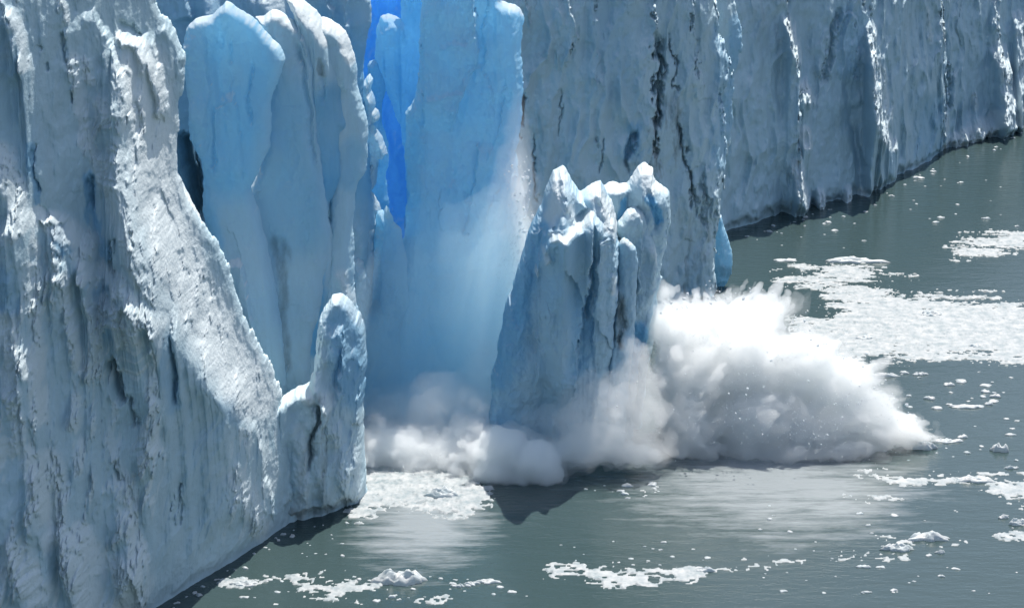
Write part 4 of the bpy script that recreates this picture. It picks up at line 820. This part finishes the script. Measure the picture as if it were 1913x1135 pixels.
def cloud_mesh(wb, voxel, amp, scale, seed, burst=None, streak=0.0, oct=5, gain=0.6, ground=0.02, wisps=0):
    import bmesh
    from mathutils import Matrix
    bm = bmesh.new()
    for c, r in wb:
        bmesh.ops.create_icosphere(bm, subdivisions=3, radius=1, matrix=Matrix.Translation(c) @ Matrix.Diagonal((r[0], r[1], r[2], 1)))
    rw = random.Random(seed + 77); from mathutils import Vector
    for k in range(wisps):      # torn-off wisps thrown out past the edge of the cloud
        c, r = wb[rw.randrange(len(wb))]
        t = rw.uniform(0, 2 * math.pi); w = rw.uniform(-0.2, 1.0); h = math.sqrt(1 - w * w)
        n0 = Vector((h * math.cos(t), h * math.sin(t), w)); p = Vector((c[0] + n0[0] * r[0], c[1] + n0[1] * r[1], c[2] + n0[2] * r[2]))
        if p.z < 0.3: continue
        dr = (p - Vector(burst)).normalized() if burst is not None else n0
        e = rw.expovariate(1 / 0.9); sz = rw.uniform(0.25, 0.8) * math.exp(-0.35 * e)
        q = dr.to_track_quat('Z', 'Y').to_matrix().to_4x4()
        bmesh.ops.create_icosphere(bm, subdivisions=2, radius=1, matrix=Matrix.Translation(p + dr * e) @ q @ Matrix.Diagonal((sz, sz, sz * rw.uniform(1.2, 3.0), 1)))
    me = bpy.data.meshes.new('tmp'); bm.to_mesh(me); bm.free()
    co, no, f = remesh(me, voxel * 1.3)
    x, y, z = (co / scale).T
    wx = 0.5 * perlin3(x * 0.9, y * 0.9, z * 0.9, seed + 31); wz = 0.5 * perlin3(x * 0.9 + 7, y * 0.9, z * 0.9, seed + 32)
    d = 0; a = 1.0; fr = 1.0
    for i in range(oct):
        d = d + a * (np.abs(perlin3((x + wx) * fr, y * fr, (z + wz) * fr, seed + i)) - 0.25); a *= gain; fr *= 2.1
    d = d * amp
    if burst is not None:       # jets thrown outward from the point of impact
        q = co - np.asarray(burst, np.float32); R = np.linalg.norm(q, axis=1) + 0.1; q = q / R[:, None]
        s = 0; a = 1.0; fr = 5.0
        for i in range(4):
            s = s + a * perlin3(q[:, 0] * fr, q[:, 1] * fr, q[:, 2] * fr + 0.04 * R, seed + 50 + i); a *= 0.6; fr *= 2.0
        out = np.clip((no * q).sum(1), 0, 1)
        co = co + q * (streak * s * (0.3 + 0.7 * out))[:, None]
    co = co + no * d[:, None]
    me = bpy.data.meshes.new('tmp2'); me.from_pydata(co.tolist(), [], f.tolist())
    co, no, f = remesh(me, voxel)
    co[:, 2] = np.maximum(co[:, 2], ground)
    return co, f
def spray(name, blobs, density, label, cat, kind=None, voxel=0.22, amp=1.0, scale=3.0, seed=1, veil=None, color=(0.986, 0.996, 0.996), aniso=0.15, names=('spray_core', 'spray_veil'), **k):
    wb = world_blobs(blobs); org = (wb[0][0][0], wb[0][0][1], 0.0)
    if veil is None:
        co, f = cloud_mesh(wb, voxel, amp, scale, seed, **k)
        return tag(mesh_obj(name, co, f, spray_mat(name + '_air', density, color, aniso), None, org), label, cat, None, kind)
    root = empty(name, org, label, cat)
    co, f = cloud_mesh(wb, voxel, amp, scale, seed, **k); mesh_obj(names[0], co, f, spray_mat(names[0] + '_air', density, color, aniso), root, org)
    for g, (grow, dv) in enumerate(veil):
        co, f = cloud_mesh(world_blobs(blobs, grow, 4), voxel * 1.4, amp * 1.3, scale * 1.2, seed + 5 + g, **k); mesh_obj(names[1], co, f, spray_mat(names[1] + '_air', dv, color, aniso), root, org)
    return root

IMPACT = at_depth(1215, 850, 231)
burst = [
    (1258, 622, 236, 40, 36, 4), (1290, 604, 238, 60, 30, 4), (1370, 596, 239, 70, 30, 3.5), (1440, 588, 240, 34, 20, 3), (1272, 700, 234, 46, 64, 5), (1310, 690, 234, 74, 70, 5),
    (1400, 680, 234, 84, 76, 5), (1480, 690, 234, 76, 64, 4.5), (1550, 720, 233, 70, 50, 4), (1600, 765, 232, 60, 40, 4), (1290, 790, 230, 56, 54, 4), (1420, 780, 231, 96, 60, 5), (1510, 790, 231, 96, 50, 4.5),
    (1640, 803, 231, 66, 24, 3), (1690, 816, 231, 34, 10, 2), (1290, 835, 229, 50, 30, 3), (1480, 834, 229, 170, 20, 4)]
spray('water_splash', burst, 0.95, 'tall burst of white sunlit spray spreading right of the falling tower', 'splash', voxel=0.15, amp=1.1, scale=2.6, gain=0.66, seed=201, aniso=0.45, color=(0.972, 0.98, 0.98), veil=((1.06, 0.16), (1.16, 0.10)), burst=IMPACT, streak=2.6, wisps=260)
spray('spray_cloud', [(885, 815, 227, 42, 36, 3), (840, 850, 226, 60, 36, 3), (775, 880, 225, 55, 32, 3), (905, 850, 224, 40, 36, 3), (715, 912, 223, 44, 24, 2.5), (820, 905, 223, 80, 18, 2.5), (740, 840, 226, 60, 40, 2.5), (700, 860, 225, 24, 50, 1.5)], 0.7,
    'low sunlit spray along the foot of the blue wall, left of the tower', 'spray cloud', amp=1.0, scale=1.9, gain=0.66, oct=6, voxel=0.16, seed=203, veil=((1.2, 0.16),), wisps=70)
spray('spray_cloud', [(945, 845, 222, 52, 48, 2.6), (1000, 866, 221, 48, 46, 2.6), (1022, 890, 220.5, 34, 32, 2.2), (930, 885, 221, 46, 36, 2.4), (965, 900, 220.5, 68, 22, 2.2)], 1.4,
    'rounded shaded grey spray rolling over the water in front of the tower', 'spray cloud', amp=0.7, scale=2.6, seed=205, veil=((1.12, 0.2),), gain=0.66, oct=6, voxel=0.16)
spray('spray_cloud', [(1085, 790, 222.5, 56, 46, 2), (1160, 770, 223, 54, 60, 2), (1205, 770, 224.5, 34, 90, 2.0), (1220, 840, 224, 34, 30, 2.0), (1065, 845, 222.0, 50, 40, 2), (1130, 820, 222.5, 60, 44, 2), (1190, 700, 226, 30, 46, 1.4), (1110, 740, 224, 40, 30, 1.4)], 0.15,
    'thin dark grey spray hanging in the tower shadow', 'spray cloud', amp=1.6, scale=3.0, seed=207, veil=((1.25, 0.06),), gain=0.62, wisps=60)
spray('spray_cloud', [(1090, 838, 222, 60, 24, 2), (1165, 846, 222.5, 66, 20, 2), (1120, 815, 223.5, 60, 26, 1.6)], 0.5, 'low dim spray along the waterline under the tower', 'spray cloud', amp=0.9, scale=1.8, gain=0.66, voxel=0.16, seed=215, veil=((1.2, 0.1),))
mist = [(830, 600, 238, 120, 180, 2.5), (760, 700, 237, 100, 160, 3), (900, 680, 236, 90, 190, 3), (820, 790, 233, 140, 100, 3), (930, 540, 239, 60, 160, 2.5)]
spray('mist', mist, 0.07, 'thin blue mist drifting up the great blue wall', 'mist', kind='stuff', voxel=0.5, amp=1.6, scale=7.0, seed=209, color=(0.72, 0.93, 0.999), oct=3, veil=((1.25, 0.05), (0.75, 0.07)), names=('mist_bank', 'mist_veil'))  # blue volume colour paints in the light coming through the blue ice
spray('mist', [(750, 800, 230, 90, 60, 3), (850, 780, 230, 90, 70, 3), (920, 740, 233, 50, 110, 2), (700, 850, 226, 50, 60, 2), (800, 850, 226, 110, 40, 3)], 0.10, 'white mist rising from the foam at the foot of the blue wall', 'mist', kind='stuff', voxel=0.35, amp=1.6, scale=4.0, seed=213, veil=((1.3, 0.05),), names=('mist_bank', 'mist_veil'), wisps=40)
spray('ice_dust', [(962, 560, 240, 26, 140, 1.6), (968, 440, 241, 12, 120, 1.2), (945, 640, 238, 40, 100, 2.0)], 0.42,
    'bright falling ice dust between the blue wall and the tower', 'ice dust', kind='stuff', amp=0.8, scale=2.4, seed=211, veil=((1.3, 0.16), (1.7, 0.06), (2.3, 0.035)), names=('dust_core', 'dust_veil'))

# ------------------------------------------------------------------ flying and falling bits of ice
def chunk_mesh(seed):
    import bmesh
    bm = bmesh.new(); bmesh.ops.create_icosphere(bm, subdivisions=2, radius=0.5)
    co = np.array([v.co[:] for v in bm.verts]); fc = np.array([[v.index for v in f.verts] for f in bm.faces]); bm.free()
    r = 1 + 0.5 * perlin3(co[:, 0] * 2.4 + seed, co[:, 1] * 2.4, co[:, 2] * 2.4, seed)
    return co * r[:, None] * np.array([1, 0.8, 0.75]), fc
CHUNK, n, l = new_mat('flying_ice')
out = n.new('ShaderNodeOutputMaterial'); df = n.new('ShaderNodeBsdfDiffuse'); df.inputs['Color'].default_value = (0.85, 0.87, 0.88, 1)
tr = n.new('ShaderNodeBsdfTranslucent'); tr.inputs['Color'].default_value = (0.9, 0.93, 0.95, 1); mx = n.new('ShaderNodeMixShader'); mx.inputs[0].default_value = 0.5
l.new(df.outputs[0], mx.inputs[1]); l.new(tr.outputs[0], mx.inputs[2]); l.new(mx.outputs[0], out.inputs['Surface'])
ck = []
for i in range(4):
    co, fc = chunk_mesh(300 + i); ck.append(mesh_obj('ice_chunk', co, fc, CHUNK, smooth=False))
def scatter_chunks(n, where, size, label, group):
    for k in range(n):
        src = ck[rng.randrange(4)]
        if 'category' not in src.keys(): o = src
        else: o = src.copy(); COL.objects.link(o)
        u, v, Y = where(); o.location = at_depth(u, v, Y); s = (size[0] + (size[1] - size[0]) * rng.random() ** 3) * (Y * CP + CAM_H * SP) / F_PX
        o.scale = (s, s, s); o.rotation_euler = (rng.uniform(0, 6), rng.uniform(0, 6), rng.uniform(0, 6)); tag(o, label, 'ice chunk', group)
def fall():
    v = rng.uniform(270, 560); return 972 + rng.gauss(6, 9) - 0.05 * max(0, v - 380), v, 239 + rng.uniform(-1, 1)
scatter_chunks(60, fall, (3, 10), 'small ice chunk falling beside the right edge of the great blue wall', 'chunks falling by the blue wall')
def rim():
    t = rng.random(); u = 1230 + 480 * t; top = np.interp(u, [1230, 1300, 1460, 1520, 1620, 1715], [585, 565, 560, 640, 690, 815])
    return u + rng.gauss(0, 8), top - abs(rng.gauss(0, 16)) + 4, 232 - 2 * rng.random()
scatter_chunks(70, rim, (2.5, 7), 'tiny ice chunk flung up along the upper edge of the splash', 'chunks flung from the splash')
def face():
    return rng.uniform(1230, 1640), rng.uniform(640, 830), 225.5 - rng.random()
scatter_chunks(50, face, (2, 6), 'tiny ice chunk flying in front of the white splash', 'chunks in front of the splash')
def shade():
    return rng.uniform(1100, 1240), rng.uniform(690, 860), 219.5
scatter_chunks(25, shade, (2, 5), 'tiny bright ice chunk flying in front of the dark spray', 'chunks in front of the dark spray')

# ------------------------------------------------------------------ droplets: far too many to count, one mesh
def droplets(name, blobs, n, size, label, seed, spread=0.5, up=-0.35):
    r = np.random.default_rng(seed); wb = world_blobs(blobs); P = []
    w = np.array([q[1][0] * q[1][2] for q in wb]); idx = r.choice(len(wb), n, p=w / w.sum())
    C = np.array([q[0] for q in wb])[idx]; R = np.array([q[1] for q in wb])[idx]
    d = r.normal(size=(n, 3)); d /= np.linalg.norm(d, axis=1)[:, None]; d[:, 1] = -np.abs(d[:, 1]) * np.where(r.random(n) < 0.7, 1, -1)
    k = d[:, 2] > up
    p = C + d * R * (1.0 + 0.06 * r.random(n) )[:, None] + d * r.exponential(spread, n)[:, None]
    k &= p[:, 2] > 0.1; p = p[k]; m = len(p)
    s = size[0] + (size[1] - size[0]) * r.random(m) ** 3
    T = np.array([(0, 0, 1), (0.94, 0, -0.33), (-0.47, 0.82, -0.33), (-0.47, -0.82, -0.33)])
    co = (p[:, None, :] + s[:, None, None] * T[None]).reshape(-1, 3)
    F = np.array([(0, 1, 2), (0, 2, 3), (0, 3, 1), (1, 3, 2)]); f = (np.arange(m)[:, None, None] * 4 + F[None]).reshape(-1, 3)
    return tag(mesh_obj(name, co, f, CHUNK, None, (0, 0, 0), smooth=False), label, 'spray drops', None, 'stuff')
droplets('spray_droplets', burst, 7000, (0.03, 0.10), 'fine droplets and ice grains thrown around the white splash', 5, spread=0.7)
droplets('spray_droplets', [(885, 815, 227, 42, 36, 3), (840, 850, 226, 60, 36, 3), (775, 880, 225, 55, 32, 3), (820, 905, 223, 80, 18, 2.5)], 1800, (0.03, 0.12), 'fine droplets over the foam at the foot of the blue wall', 7)
droplets('spray_droplets', [(966, 440, 240, 12, 130, 1.2), (955, 580, 239, 26, 120, 1.6)], 1500, (0.03, 0.14), 'fine ice grains falling between the blue wall and the tower', 9, spread=0.4, up=-1)
